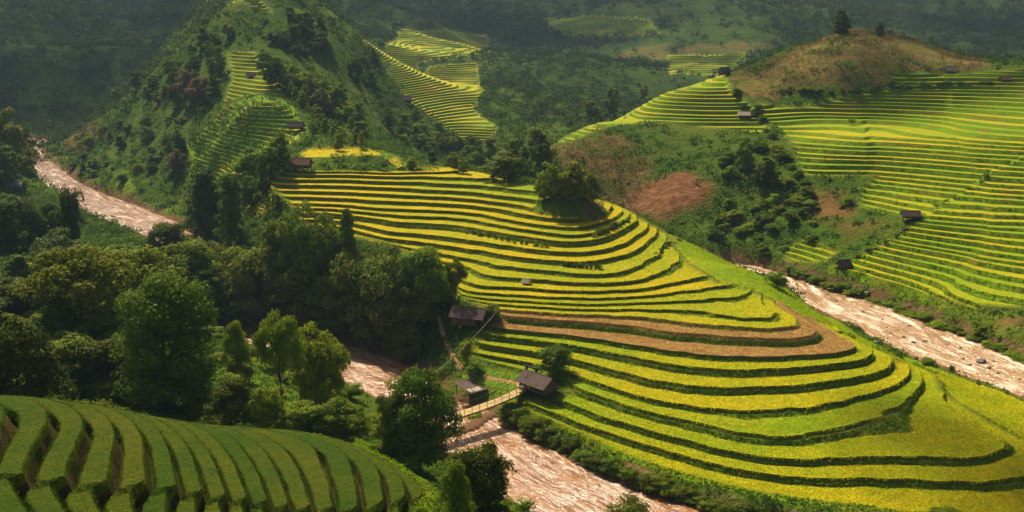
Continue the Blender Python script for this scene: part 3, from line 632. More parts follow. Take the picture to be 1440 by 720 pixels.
def tube(pts, rad, k=6):
    pts = np.array(pts, float); V = []; F = []
    for i, p in enumerate(pts):
        d = pts[min(i+1, len(pts)-1)]-pts[max(i-1, 0)]; d /= np.linalg.norm(d)+1e-9
        a = np.cross(d, [0.3, .9, .1]); a /= np.linalg.norm(a)+1e-9; b = np.cross(d, a)
        for j in range(k):
            w = 2*math.pi*j/k; V.append(p+rad[i]*(a*math.cos(w)+b*math.sin(w)))
    for i in range(len(pts)-1):
        for j in range(k): F.append((i*k+j, i*k+(j+1) % k, (i+1)*k+(j+1) % k, (i+1)*k+j))
    V += [pts[0], pts[-1]]; m = len(V)
    for j in range(k): F.append((m-2, (j+1) % k, j, m-2)); F.append((m-1, (len(pts)-1)*k+j, (len(pts)-1)*k+(j+1) % k, m-1))
    return V, F
class MB:                                   # mesh builder
    def __init__(s): s.v, s.f = [], []
    def add(s, V, F): o = len(s.v); s.v += [tuple(p) for p in V]; s.f += [tuple(i+o for i in f) for f in F]; return s
    def tube(s, pts, rad, k=6):
        V, F = tube(pts, rad if hasattr(rad, '__len__') else [rad]*len(pts), k); return s.add(V, [tuple(dict.fromkeys(f)) for f in F])
    def box(s, c, d, rz=0.0, tilt=None):
        V = np.array([(x, y, z) for z in (-.5, .5) for x, y in ((-.5, -.5), (.5, -.5), (.5, .5), (-.5, .5))])*np.array(d)
        if tilt is not None: V = V@np.array(tilt).T
        R = np.array([[math.cos(rz), -math.sin(rz), 0], [math.sin(rz), math.cos(rz), 0], [0, 0, 1]])
        return s.add(V@R.T+np.array(c), [(3, 2, 1, 0), (4, 5, 6, 7), (0, 1, 5, 4), (1, 2, 6, 5), (2, 3, 7, 6), (3, 0, 4, 7)])
    def build(s, name, mat, parent=None):
        me = bpy.data.meshes.new(name); me.from_pydata(s.v, [], s.f); me.materials.append(mat); me.update()
        o = bpy.data.objects.new(name, me); COL.objects.link(o)
        if parent is not None: o.parent = parent
        return o
def trunk_mesh(name, seed, cen, cb, th=.022):
    rs = np.random.default_rng(seed); b = MB(); top_ = cb+(1-cb)*.5; lean = rs.normal(size=2)*.02
    spine = [np.array([lean[0]*t*3, lean[1]*t*3, t*top_-.04]) for t in np.linspace(0, 1, 6)]
    b.tube(spine, [th*1.25, th, th*.85, th*.7, th*.5, th*.25], 7)
    for x, y, z, lr in cen[:9]:
        s0 = spine[2 if z < .5 else 3]; e = np.array([x, y, cb+(1-cb)*(lr*.6+z*(1-lr*1.35))]); m = (s0+e)/2+np.array([0, 0, .03])
        b.tube([s0, m, e], [th*.5, th*.3, th*.1], 5)
    o = b.build(name, M['bark']); me = o.data; bpy.data.objects.remove(o); return me
PROTO = {}
def proto(key, form, cnt, lobes, n, size, cb, th=.022):
    PROTO[key] = []
    for k in range(cnt):
        c, cen = crown_mesh('crown', hash_s(key)+k, lobes, n, size, form, cb)
        PROTO[key].append((c, trunk_mesh('trunk', hash_s(key)+k, cen, cb, th)))
def hash_s(s): return sum(ord(c)*31**i for i, c in enumerate(s)) % 100003
proto('big', 'round', 3, 84, 18000, .032, .03)
proto('near', 'round', 5, 56, 9500, .042, .0)
proto('neartall', 'tall', 2, 34, 6500, .040, .06)
proto('flat', 'flat', 2, 34, 6500, .042, .22, .016)
proto('column', 'column', 1, 22, 5000, .06, .05)
proto('tree', 'round', 5, 28, 2300, .078, .03)
proto('spire', 'tall', 2, 20, 1700, .075, .08)
proto('bush', 'bush', 5, 16, 1500, .085, .0, .012)
proto('nearbush', 'bush', 3, 24, 5000, .05, .0, .012)
def plant(kind, form, leaf, p, w, h, label, group=None, cat=None, rot=None):
    e = bpy.data.objects.new(kind, None); COL.objects.link(e); e.empty_display_size = .5
    e.location = p; e.scale = (w, w, h); e.rotation_euler = (0, 0, random.uniform(0, 6.28) if rot is None else rot)
    tag(e, label, cat or kind.split('_')[-1], group)
    c, t = random.choice(PROTO[form])
    for nm, me in (('crown' if 'bush' not in form else 'foliage', c), ('trunk' if 'bush' not in form else 'stem', t)):
        o = bpy.data.objects.new(nm, me); COL.objects.link(o); o.parent = e
        if me is c: o.material_slots[0].link = 'OBJECT'; o.material_slots[0].material = L[leaf]
    return e
def plant_px(kind, form, leaf, cx, ty, by, w, label, group=None, cat=None):
    p = hit(cx, by); r = math.hypot(p[0], p[1])
    if r < 112 and cx < 500:                   # rooted behind the crest of the near field, not on the rice
        k = random.uniform(116, 126)/r; x, y = p[0]*k, p[1]*k; p = np.array([x, y, float(ground(x, y))]); r *= k
    s = math.sqrt(r*r+(CAMZ-p[2])**2); z = min(float(top(p[0], p[1])[0]), p[2]+.3)-.1
    dep = TH+math.atan((ty-360)/FPX); h = max(CAMZ-r/math.cos(math.atan((cx-720)/FPX))*math.cos(math.atan((cx-720)/FPX))*math.tan(dep)-z, w*s/FPX*.45)
    return plant(kind, form, leaf, (p[0], p[1], z), w*(1.02 if form == 'big' else 1.25 if form in ('near', 'neartall') else 1.15)*s/FPX, h*1.02, label, group, cat)
ORD1 = 'first second third fourth fifth sixth seventh eighth ninth tenth eleventh twelfth thirteenth fourteenth fifteenth sixteenth seventeenth eighteenth nineteenth'.split()
def ordinal(n):
    if n < 20: return ORD1[n-1]
    t = {2: 'twent', 3: 'thirt', 4: 'fort', 5: 'fift', 6: 'sixt', 7: 'sevent', 8: 'eight', 9: 'ninet'}[n//10]
    return t+('ieth' if n % 10 == 0 else 'y '+ORD1[n % 10-1])
# --- trees one can tell apart: (form, leaf, x, top, base, width, label)
BIG = [
 ('big','dark',240,376,572,178,'huge dark domed tree standing just above the near rice strips'),('near','deep',18,408,562,120,'dark tree cut by the left frame edge above the near rice strips'),
 ('near','deep',26,362,442,78,'low dark tree at the left edge below the green clearing'),('flat','olive',112,322,485,135,'spreading umbrella shaped olive tree right of the green clearing'),
 ('near','olive',190,332,470,125,'broad yellowish tree behind the huge dark domed tree'),('column','deep',103,247,352,34,'slender vine wrapped column tree rising in front of the far river'),
 ('near','deep',62,266,350,58,'dark round tree left of the vine wrapped column tree'),('near','deep',16,252,352,80,'tall dark tree on the left edge under the small grey shed'),
 ('near','deep',85,304,398,85,'dark tree directly below the vine wrapped column tree'),('near','dark',240,300,392,66,'bushy dark tree whose top touches the glinting river'),
 ('near','mid',300,330,412,60,'mid green tree at the lower end of the visible far river'),('neartall','deep',290,230,348,88,'feathery dark conifer like clump beside the river bend'),
 ('neartall','dark',327,240,348,58,'narrower feathery tree right of the conifer like clump'),('flat','olive',398,426,588,64,'airy pale tree with a visible thin trunk near the brown river'),
 ('near','light',448,452,578,78,'drooping bright green bamboo like tree beside the river edge'),('near','olive',334,438,532,34,'small pale tree left of the airy pale tree'),
 ('near','mid',445,284,450,98,'tallest crown on the left of the riverside grove'),('neartall','mid',492,290,445,56,'pointed crown standing out of the riverside grove'),
 ('near','mid',400,300,445,92,'rounded crown at the upper left end of the riverside grove'),('near','olive',360,336,457,92,'olive crown on the left shoulder of the riverside grove'),
 ('near','mid',545,346,474,98,'wide crown in the middle right of the riverside grove'),('near','mid',597,345,448,86,'crown at the right end of the grove against the rice'),
 ('flat','mid',640,362,440,34,'leaning sprig of a tree reaching right over the rice'),('near','mid',500,352,470,84,'shadowed crown in the centre of the riverside grove'),
 ('near','mid',440,370,456,100,'dark crown low in the left half of the grove'),('near','mid',566,402,492,84,'dark crown low in the right half of the grove'),
 ('near','dark',530,428,484,62,'dark crown hanging over the river below the grove'),('near','dark',478,416,466,72,'dark leafy crown at the water edge under the pointed crown'),
 ('near','dark',400,412,446,80,'dark crown by the water at the left of the grove'),('near','mid',576,452,505,46,'tree at the foot of the grove left of the dirt path'),
 ('near','dark',340,386,428,54,'small dark tree at the far left foot of the grove'),('big','dark',590,520,660,118,'dark round tree standing before the brown weir and footbridge'),
 ('near','dark',678,624,745,82,'dark tree at the bottom edge in front of the glinting river'),('near','mid',640,652,760,54,'small tree left of the dark bottom edge tree'),
 ('near','dark',552,548,645,44,'leafy tree tucked behind the dark round bridge tree'),('near','mid',480,556,645,70,'green tree on the bushy slope above the near rice'),
 ('near','mid',436,560,626,74,'round green tree in the middle of the bushy slope'),('near','olive',372,536,612,64,'olive tree on the bushy slope right of the huge dark tree'),
 ('near','dark',330,520,600,76,'dark tree at the right foot of the huge dark domed tree'),
 ('tree','olive',12,140,250,62,'grey green wooded knob tree on the far left edge'),('tree','deep',32,168,236,44,'dark tree on the river bank at the far left'),('tree','dark',6,190,262,54,'tree on the left edge just above the small shed'),
 ('tree','mid',385,188,246,42,'bushy tree in front of the flat golden field'),('tree','mid',398,184,240,28,'upright tree touching the left end of the golden field'),('tree','mid',354,204,266,46,'leafy tree at the upper left corner of the middle terraces'),
 ('tree','light',340,224,282,42,'bright leafy tree above the feathery conifer clump'),('tree','dark',376,212,262,36,'dark tree between two bushy trees by the golden field'),('tree','mid',324,234,302,52,'round tree at the left rim of the middle terraces'),
 ('tree','olive',300,250,312,42,'olive tree left of the middle terraces'),('tree','mid',352,242,292,32,'small tree against the left ends of the terrace lips'),
 ('tree','olive',778,226,279,46,'left crown of the tree clump on the grassy mound'),('tree','olive',812,228,280,50,'right crown of the tree clump on the grassy mound'),('tree','olive',797,236,282,44,'front crown of the tree clump on the grassy mound'),
 ('tree','light',766,233,281,32,'small pale crown at the left of the mound clump'),('tree','olive',833,246,283,26,'low crown at the right edge of the mound clump'),
 ('tree','rust',262,92,152,33,'pinkish brown tree, left of a pair on the conical hill'),('tree','rust',280,103,150,33,'pinkish brown tree, right of a pair on the conical hill'),('tree','dark',245,95,152,22,'dark tree left of the pinkish pair'),
 ('spire','dark',300,82,132,24,'dark upright tree left of the ladder terraces'),('tree','olive',309,64,107,22,'tree at the upper left of the ladder terraces'),('tree','deep',383,80,120,30,'very dark round tree right of the ladder terraces'),
 ('tree','olive',370,68,98,26,'pale topped tree above the very dark round tree'),('spire','rust',396,86,122,15,'slim rusty tree right of the very dark round tree'),('tree','dark',166,117,142,22,'tree standing on the left skyline of the conical hill'),
 ('tree','dark',191,97,127,20,'second skyline tree further up the conical hill'),('tree','dark',250,177,217,20,'lone dark tree low on the conical hill'),('tree','rust',247,203,240,27,'reddish bare tree near the foot of the conical hill'),
 ('spire','rust',456,122,168,28,'tall rusty tree on the right flank of the conical hill'),('spire','dark',473,122,152,14,'narrow dark tree beside the tall rusty tree'),
 ('tree','olive',751,180,218,22,'tallest pale tree in the valley behind the terraces'),('tree','light',722,196,228,26,'yellowish round tree in the valley'),('tree','olive',690,195,228,27,'olive tree left of the yellowish valley tree'),
 ('tree','light',652,222,242,18,'small light tree peeping over the terrace crest'),('tree','olive',640,220,240,14,'smaller tree at its left over the terrace crest'),('tree','mid',710,214,252,64,'broad tree just left of the mound clump'),
 ('tree','olive',859,121,167,24,'tall tree on the left skyline of the right hill'),('tree','olive',832,140,170,28,'round tree below the skyline tree of the right hill'),('tree','olive',905,118,140,15,'single small tree on the shoulder skyline'),
 ('tree','deep',1183,14,51,27,'large dark tree on the brown summit'),('tree','deep',1237,29,52,14,'smaller dark tree right of the summit tree'),
 ('tree','mid',1048,190,242,30,'tall tree in the scrub under the small pale hut'),('tree','dark',1078,214,262,36,'dark tree in the middle of the scrubby slope'),('spire','dark',1338,497,522,18,'little conifer among the stones by the right river'),
 ('tree','olive',1376,428,470,22,'thin pale tree on the far river bank at right'),('near','mid',1330,688,742,60,'thin sprigs rising at the lower right frame edge')]
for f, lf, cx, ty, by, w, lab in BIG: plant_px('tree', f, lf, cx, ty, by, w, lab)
def scatter_px(kind, forms, leaves, poly, n, wr, ratio, phrase, group, mind=8):
    out = []; P = np.array(poly, float); tries = 0
    while len(out) < n and tries < n*60:
        tries += 1; x = random.uniform(P[:, 0].min(), P[:, 0].max()); y = random.uniform(P[:, 1].min(), P[:, 1].max())
        if not _inside(poly, np.array([x]), np.array([y]))[0]: continue
        w = random.uniform(*wr)
        if any(abs(x-a)+1.6*abs(y-b) < mind for a, b, _ in out): continue
        out.append((x, y, w))
    for i, (x, y, w) in enumerate(sorted(out)):
        plant_px(kind, random.choice(forms), random.choice(leaves), x, y-w*ratio*random.uniform(.85, 1.2), y, w, phrase % ordinal(i+1), group)
def row_px(kind, forms, leaves, line, n, wr, ratio, phrase, group, jit=3):
    l = np.array(line, float); seg = np.hypot(*np.diff(l, axis=0).T); cum = np.concatenate([[0], np.cumsum(seg)])
    for i in range(n):
        s = (i+random.uniform(.2, .8))/n*cum[-1]; x, y = np.interp(s, cum, l[:, 0]), np.interp(s, cum, l[:, 1]); w = random.uniform(*wr)
        y += random.uniform(-jit, jit); plant_px(kind, random.choice(forms), random.choice(leaves), x, y-w*ratio*random.uniform(.8, 1.2), y, w, phrase % ordinal(i+1), group)
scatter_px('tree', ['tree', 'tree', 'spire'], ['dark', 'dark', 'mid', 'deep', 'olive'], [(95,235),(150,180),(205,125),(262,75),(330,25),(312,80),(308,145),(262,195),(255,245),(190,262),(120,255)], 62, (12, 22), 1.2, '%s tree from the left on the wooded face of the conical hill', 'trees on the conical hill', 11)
scatter_px('tree', ['tree', 'tree', 'spire'], ['olive', 'olive', 'light', 'light', 'mid'], [(385,100),(420,112),(462,130),(505,175),(528,208),(450,208),(432,165),(408,135)], 52, (14, 26), 1.15, '%s tree from the left on the sunny right flank of the conical hill', 'trees on the right flank')  # paler leaf colours carry the rim light on this flank
scatter_px('tree', ['tree'], ['deep', 'dark'], [(376,62),(400,25),(430,20),(470,62),(455,78),(410,84)], 26, (13, 22), .95, '%s dark tree from the left in the wood behind the ladder terraces', 'dark wood on the upper right flank', 6)
scatter_px('tree', ['tree', 'spire'], ['deep', 'dark'], [(490,88),(532,92),(527,126),(496,122)], 9, (14, 20), 1.2, '%s tree from the left in the dark clump beside the distant fan', 'dark clump by the fan', 6)
scatter_px('tree', ['tree'], ['mid', 'olive', 'dark', 'dark'], [(540,178),(585,172),(632,208),(690,212),(765,205),(770,244),(700,246),(630,234),(565,226)], 44, (15, 26), 1.1, '%s tree from the left in the wooded valley behind the middle hill', 'trees in the valley')
scatter_px('shrub', ['bush', 'bush', 'tree'], ['dark', 'mid', 'mid', 'light'], [(1005,205),(1095,205),(1140,268),(1148,345),(1080,368),(990,335),(1022,280)], 46, (14, 27), .8, '%s bush from the left on the scrubby slope of the right hill', 'bushes on the scrubby slope')
row_px('shrub', ['bush'], ['dark', 'deep', 'mid'], [(1090,128),(1130,128),(1180,128),(1215,128),(1250,121),(1330,121),(1400,118)], 22, (9, 16), .85, '%s bush from the left in the hedge under the brown summit', 'hedge under the summit', 2)
row_px('shrub', ['bush', 'tree'], ['dark', 'mid', 'mid'], [(1030,140),(1050,152),(1068,165),(1082,190),(1100,215),(1118,245),(1135,262)], 13, (10, 20), 1., '%s bush from the top in the ravine right of the pale hut', 'bushes in the ravine', 3)
row_px('shrub', ['bush'], ['mid', 'dark', 'light'], [(1168,384),(1205,360),(1255,333),(1305,300),(1345,274),(1398,242)], 16, (8, 13), .7, '%s bush from the river along the diagonal gully', 'bushes along the gully', 2)
row_px('shrub', ['nearbush', 'bush'], ['mid', 'mid', 'light', 'dark'], [(1108,380),(1160,402),(1213,418),(1262,437),(1310,456),(1365,478),(1450,512)], 34, (17, 28), .8, '%s bush from the left on the far bank of the right river', 'bushes on the far bank', 3)
row_px('shrub', ['nearbush'], ['mid', 'dark', 'mid'], [(702,578),(745,606),(800,637),(860,664),(930,690),(1000,714),(1060,724)], 38, (22, 40), .72, '%s bush from the footbridge along the near river bank', 'bushes on the near bank', 4)
scatter_px('tree', ['near', 'near', 'neartall'], ['dark', 'deep', 'mid', 'olive'], [(0,395),(110,400),(255,432),(330,445),(300,535),(210,545),(0,545)], 20, (58, 95), 1.1, '%s tree from the left among the smaller trees of the left bank wood', 'smaller trees of the left bank wood', 30)
scatter_px('shrub', ['nearbush'], ['light', 'mid', 'light', 'olive'], [(300,500),(420,505),(560,600),(612,685),(560,650),(450,612),(335,600)], 34, (26, 46), .75, '%s leafy bush from the left on the bushy slope above the near rice', 'bushes on the bushy slope', 14)
scatter_px('shrub', ['nearbush'], ['dark', 'mid', 'deep'], [(0,395),(120,345),(200,335),(330,430),(400,490),(320,565),(190,560),(0,550)], 34, (34, 62), .7, '%s dark bush from the left under the trees of the near left bank', 'bushes under the left trees', 18)
row_px('shrub', ['bush'], ['mid', 'light'], [(650,322),(690,328),(722,338),(776,346)], 13, (5, 9), .7, '%s low bush from the left on the terrace bank below the golden lips', 'bushes on an upper terrace bank', 1)
row_px('shrub', ['bush'], ['mid', 'light'], [(832,333),(860,322),(886,306)], 9, (7, 12), .8, '%s low bush from the left on the curved bank right of the mound', 'bushes on the curved bank', 1)
row_px('shrub', ['bush'], ['dark', 'mid'], [(788,369),(815,373),(846,377)], 10, (6, 9), .8, '%s low bush from the left on the dark bank under the mound', 'bushes on the dark bank', 1)
row_px('shrub', ['bush'], ['mid'], [(920,357),(940,344),(955,338),(975,332)], 8, (6, 10), .8, '%s low bush from the left near the right crest of the middle terraces', 'bushes near the crest', 1)
for f, lf, cx, ty, by, w, lab in [('nearbush','dark',780,480,524,56,'round dark bush between the rice strips above the stilt hut'),('nearbush','mid',692,424,452,32,'bush at the right end of the long dark hut'),('bush','light',1197,160,173,13,'single bright bush among the right hill terraces'),
   ('bush','mid',1190,264,288,24,'bush beside the brown dirt patch on the right hill'),('nearbush','mid',1092,370,404,32,'bush at the right tip of the lime green slope'),('bush','mid',1182,447,468,15,'left of two small bushes by the right river'),('bush','mid',1196,455,474,15,'right of two small bushes by the right river'),
   ('nearbush','mid',1305,486,512,24,'round bush among the stones by the right river'),('nearbush','mid',720,690,752,64,'bush at the bottom edge beside the river'),('nearbush','mid',882,690,742,62,'spiky bush at the bottom edge before the river'),
   ('nearbush','mid',132,522,580,92,'sprawling bush on the upper edge of the near rice'),('nearbush','dark',185,545,584,54,'dark bush right of the sprawling bush'),('nearbush','deep',60,518,566,64,'dark bush at the top left of the near rice'),('nearbush','dark',296,540,594,64,'bush on the crest above the near rice'),
   ('bush','light',580,217,234,18,'rounded bush on the scrub bank beside the golden field'),('bush','mid',540,222,236,14,'smaller bush on the scrub bank'),('nearbush','light',655,474,508,22,'low bush right of the dirt path'),('nearbush','mid',668,505,526,28,'low bush behind the tin roofed shed'),
   ('nearbush','mid',620,540,585,46,'bush at the left end of the footbridge'),('nearbush','light',668,575,600,22,'small bush under the footbridge')]:
    plant_px('shrub', f, lf, cx, ty, by, w, lab)
# ------------------------------------------------------------------ ground cover nobody could count
def sample_faces(mask, weight, n):
    idx = np.where(mask)[0]; t = S.T[idx]; a, b, c = S.V[t[:, 0]], S.V[t[:, 1]], S.V[t[:, 2]]
    ar = np.linalg.norm(np.cross(b-a, c-a), axis=1)*.5*weight[idx]; cs = np.cumsum(ar)
    k = np.searchsorted(cs, rng.uniform(0, cs[-1], n)); k = np.minimum(k, len(idx)-1)
    u = rng.uniform(size=(n, 2)); s = u.sum(1) > 1; u[s] = 1-u[s]
    return a[k]+(b-a)[k]*u[:, :1]+(c-a)[k]*u[:, 1:], idx[k]
FC = {k: v[S.T].mean(1) for k, v in COVER.items()}
dist = np.hypot(S.cen[:, 0], S.cen[:, 1]); azi = np.degrees(np.abs(np.arctan2(S.cen[:, 0], S.cen[:, 1])))
view = (azi < 27) & (dist > 60)
bare = (1-FC['dirt'])*(1-FC['mud'])*(1-.85*FC['dry'])*np.where(FC['lush'] > .6, .12, 1)
def shrublets(name, P, r, per, size, mat, label, flat=.75):
    n = len(P); d = rng.normal(size=(n, per, 3)); d /= np.linalg.norm(d, axis=2, keepdims=True); d[..., 2] = np.abs(d[..., 2])
    rr = r[:, None, None]*rng.uniform(.45, 1.1, (n, per, 1))
    C = P[:, None]+d*rr*np.array([1, 1, flat]); N = d+rng.normal(size=d.shape)*.5+np.array([0, 0, .3])
    V, Q = cards(C.reshape(-1, 3), N.reshape(-1, 3), np.repeat(size*np.ones(n), per))
    tone = np.repeat(rng.uniform(0, 1, n), per)
    return tag(mesh_obj(name, V, Q, [mat], face_attr={'tone': tone}), label, 'undergrowth', kind='stuff')
def mat_cover(name, a, b, c, transl=.3):
    t = NT(name); n1 = t.noise(.12, 3, .6); k = t.math('ADD', t.math('MULTIPLY', t.attr('tone'), .6), t.ramp(n1, .3, .7, 0, .4))
    col = t.mix(t.ramp(k, .1, .6), a, b); col = t.mix(t.ramp(k, .6, 1.), col, c)
    return t.bsdf(col, .65, None, .08, transl)
w = bare*np.clip(150/np.maximum(dist, 60), 0, 1)**1.6*np.where((own == 4) | (own == 3), .5, 1)
P, fi = sample_faces(view & ((zone == 0) | ((TR == RNAMES.index('cone_foot')) & (zone == 2))) & (dist < 620), w, 25000)
dd = np.hypot(P[:, 0], P[:, 1]); clump = fbm(P[:, 0], P[:, 1], 16, 71, 3); keep = clump > rng.uniform(-.7, .25, len(P)); P, dd = P[keep], dd[keep]
shrublets('undergrowth', P, rng.uniform(.5, 1.25, len(P))*np.clip(dd/170, .8, 2.6), 18, np.clip(dd/170, .6, 3)*.36, mat_cover('undergrowth_leaves', (.035, .08, .005), (.075, .14, .007), (.15, .22, .010)), 'leafy scrub and weeds over the banks and slopes')
# grass growing on the terrace banks
P, fi = sample_faces(view & np.isin(zone, [2, 3]) & (dist < 330), np.clip(150/dist, 0, 1)**1.5, 26000)
shrublets('bank_grass', P, rng.uniform(.12, .34, len(P))*np.where(fbm(P[:, 0], P[:, 1], 6, 77, 3) > .22, 2.1, 1), 5, .30, mat_cover('bank_grass_blades', (.10, .18, .004), (.17, .26, .006), (.27, .34, .010), .5), 'rough grass tufts on the terrace banks')
# forest on the far slopes that reads as one mass
fo = fbm(S.cen[:, 0], S.cen[:, 1], 150, 72, 3)
wf = np.where((fo > -.3) | (S.cen[:, 0] < -150), 1.0, .2)*(1-.9*FC['dry'])*np.clip(700/np.maximum(dist, 400), 0, 1)**1.6
P, fi = sample_faces(view & (zone == 0) & (dist > 470) & (dist < 1900), wf, 20000)
dd = np.hypot(P[:, 0], P[:, 1]); r = rng.uniform(2.0, 4.8, len(P))*np.clip(dd/800, .8, 2.0)
P[:, 2] += r*.35
shrublets('forest', P, r, 34, np.clip(dd/800, .7, 2.2)*1.25, mat_cover('forest_leaves', (.020, .042, .006), (.036, .064, .008), (.06, .09, .010), .2), 'dark forest over the distant mountain slopes', 1.0)
def blades(name, P, h, wd, mat, label, per, lean=.25, spread=.2, cat='crop', tone=None):
    n = len(P)*per; B = np.repeat(P, per, 0)+np.concatenate([rng.normal(size=(n, 2))*spread, np.zeros((n, 1))], 1)
    a = rng.uniform(0, 6.28, n); s = np.stack([np.cos(a), np.sin(a), 0*a], 1); hh = (np.repeat(h*np.ones(len(P)), per)*rng.uniform(.6, 1.2, n))[:, None]
    ln = np.concatenate([rng.normal(size=(n, 2))*lean, np.ones((n, 1))], 1)*hh
    V = np.stack([B-s*wd, B+s*wd, B+ln*.6+s*wd*.7, B+ln*1.0+np.concatenate([rng.normal(size=(n, 2))*lean*.5*hh, -.12*hh], 1)], 1).reshape(-1, 3)
    return tag(mesh_obj(name, V, np.arange(4*n).reshape(n, 4), [mat], face_attr={'tone': np.repeat(rng.uniform(0, 1, len(P)) if tone is None else tone, per)}), label, cat, kind='stuff')
# standing rice: ears and leaves rising from the crop surface
P, fi = sample_faces(view & ((TR == mid) | sl_) & (zone == 1), np.clip(150/dist, 0, 1)**2, 90000)
P[:, 2] -= .12
blades('rice_crop', P, .28, .06, mat_cover('rice_ears', (.20, .31, .003), (.38, .39, .003), (.56, .42, .004), .6), 'ripening yellow green rice standing on the terraces of the middle hill', 3, .3, .3, tone=np.clip(tread[fi]*.95+.18*fbm(P[:, 0], P[:, 1], 9, 75, 3)+rng.uniform(-.07, .07, len(P)), 0, 1))
P, fi = sample_faces(view & (zone == 7), np.clip(80/dist, 0, 1)**1.5, 60000)
P[:, 2] -= .1
blades('rice_crop', P, .15, .022, mat_cover('green_rice_leaves', (.04, .085, .002), (.068, .115, .003), (.15, .15, .004), .4), 'green rice standing on the shaded near strips', 4, .35, .16)  # leaf greens darkened to match, shade included in the colour
P, fi = sample_faces(view & (zone == 6), np.ones(len(dist)), 7000)
blades('stubble', P, .16, .035, mat_cover('stubble_straw', (.36, .21, .06), (.52, .34, .12), (.70, .52, .22), .35), 'cut straw and stubble on the two fallow brown terraces', 3, .9, .25)
# dry maize left standing on the slopes
P, fi = sample_faces(view & (FC['dry'] > .45) & (zone == 0) & (dist < 560), np.ones(len(dist)), 12000)
keep = fbm(P[:, 0], P[:, 1], 12, 73, 2) > -.15; P = P[keep]
blades('dry_maize', P, .95, .07, mat_cover('dry_maize_leaves', (.14, .09, .03), (.25, .16, .055), (.34, .23, .085), .3), 'withered tan maize stalks standing on the slopes of the right hill', 3, .22, .35)
# ------------------------------------------------------------------ huts, footbridge, cable, paths, stones
def mat_wood(name, a, b, sc=6.0, stretch=(1, 1, .15)):
    t = NT(name); tc = t.n('ShaderNodeTexCoord').outputs['Object']
    n = t.noise(sc, 4, .65, vec=tc, stretch=stretch); n2 = t.noise(1.2, 3, .6, vec=tc)
    col = t.mix(t.ramp(n, .3, .7), a, b); col = t.mix(t.ramp(n2, .5, .7, 0, .5), col, tuple(.5*q for q in a))
    return t.bsdf(col, .85, t.bump(n, .03, .7), .15)
W = {'roof': mat_wood('weathered_roof_boards', (.075, .05, .042), (.17, .12, .10), 5, (.25, 2.5, 2.5)), 'tin': mat_wood('grey_tin_sheets', (.16, .15, .15), (.34, .32, .31), 4, (3, .4, 1)),
     'pale': mat_wood('bleached_thatch', (.34, .27, .19), (.52, .43, .32), 5, (.3, 3, 3)), 'wall': mat_wood('brown_planks', (.10, .062, .036), (.22, .14, .08), 6),
     'post': mat_wood('dark_posts', (.05, .036, .026), (.12, .085, .06), 6), 'deck': mat_wood('yellow_bamboo_deck', (.42, .29, .12), (.62, .45, .21), 5, (2.5, .25, 1)),
     'iron': mat_wood('dark_iron', (.035, .033, .032), (.09, .08, .075), 4), 'rust': mat_wood('red_brown_roof', (.12, .065, .045), (.23, .135, .095), 5, (.3, 2.5, 2.5)),
     'cream': mat_wood('straw_cream', (.5, .4, .27), (.7, .6, .44), 5)}
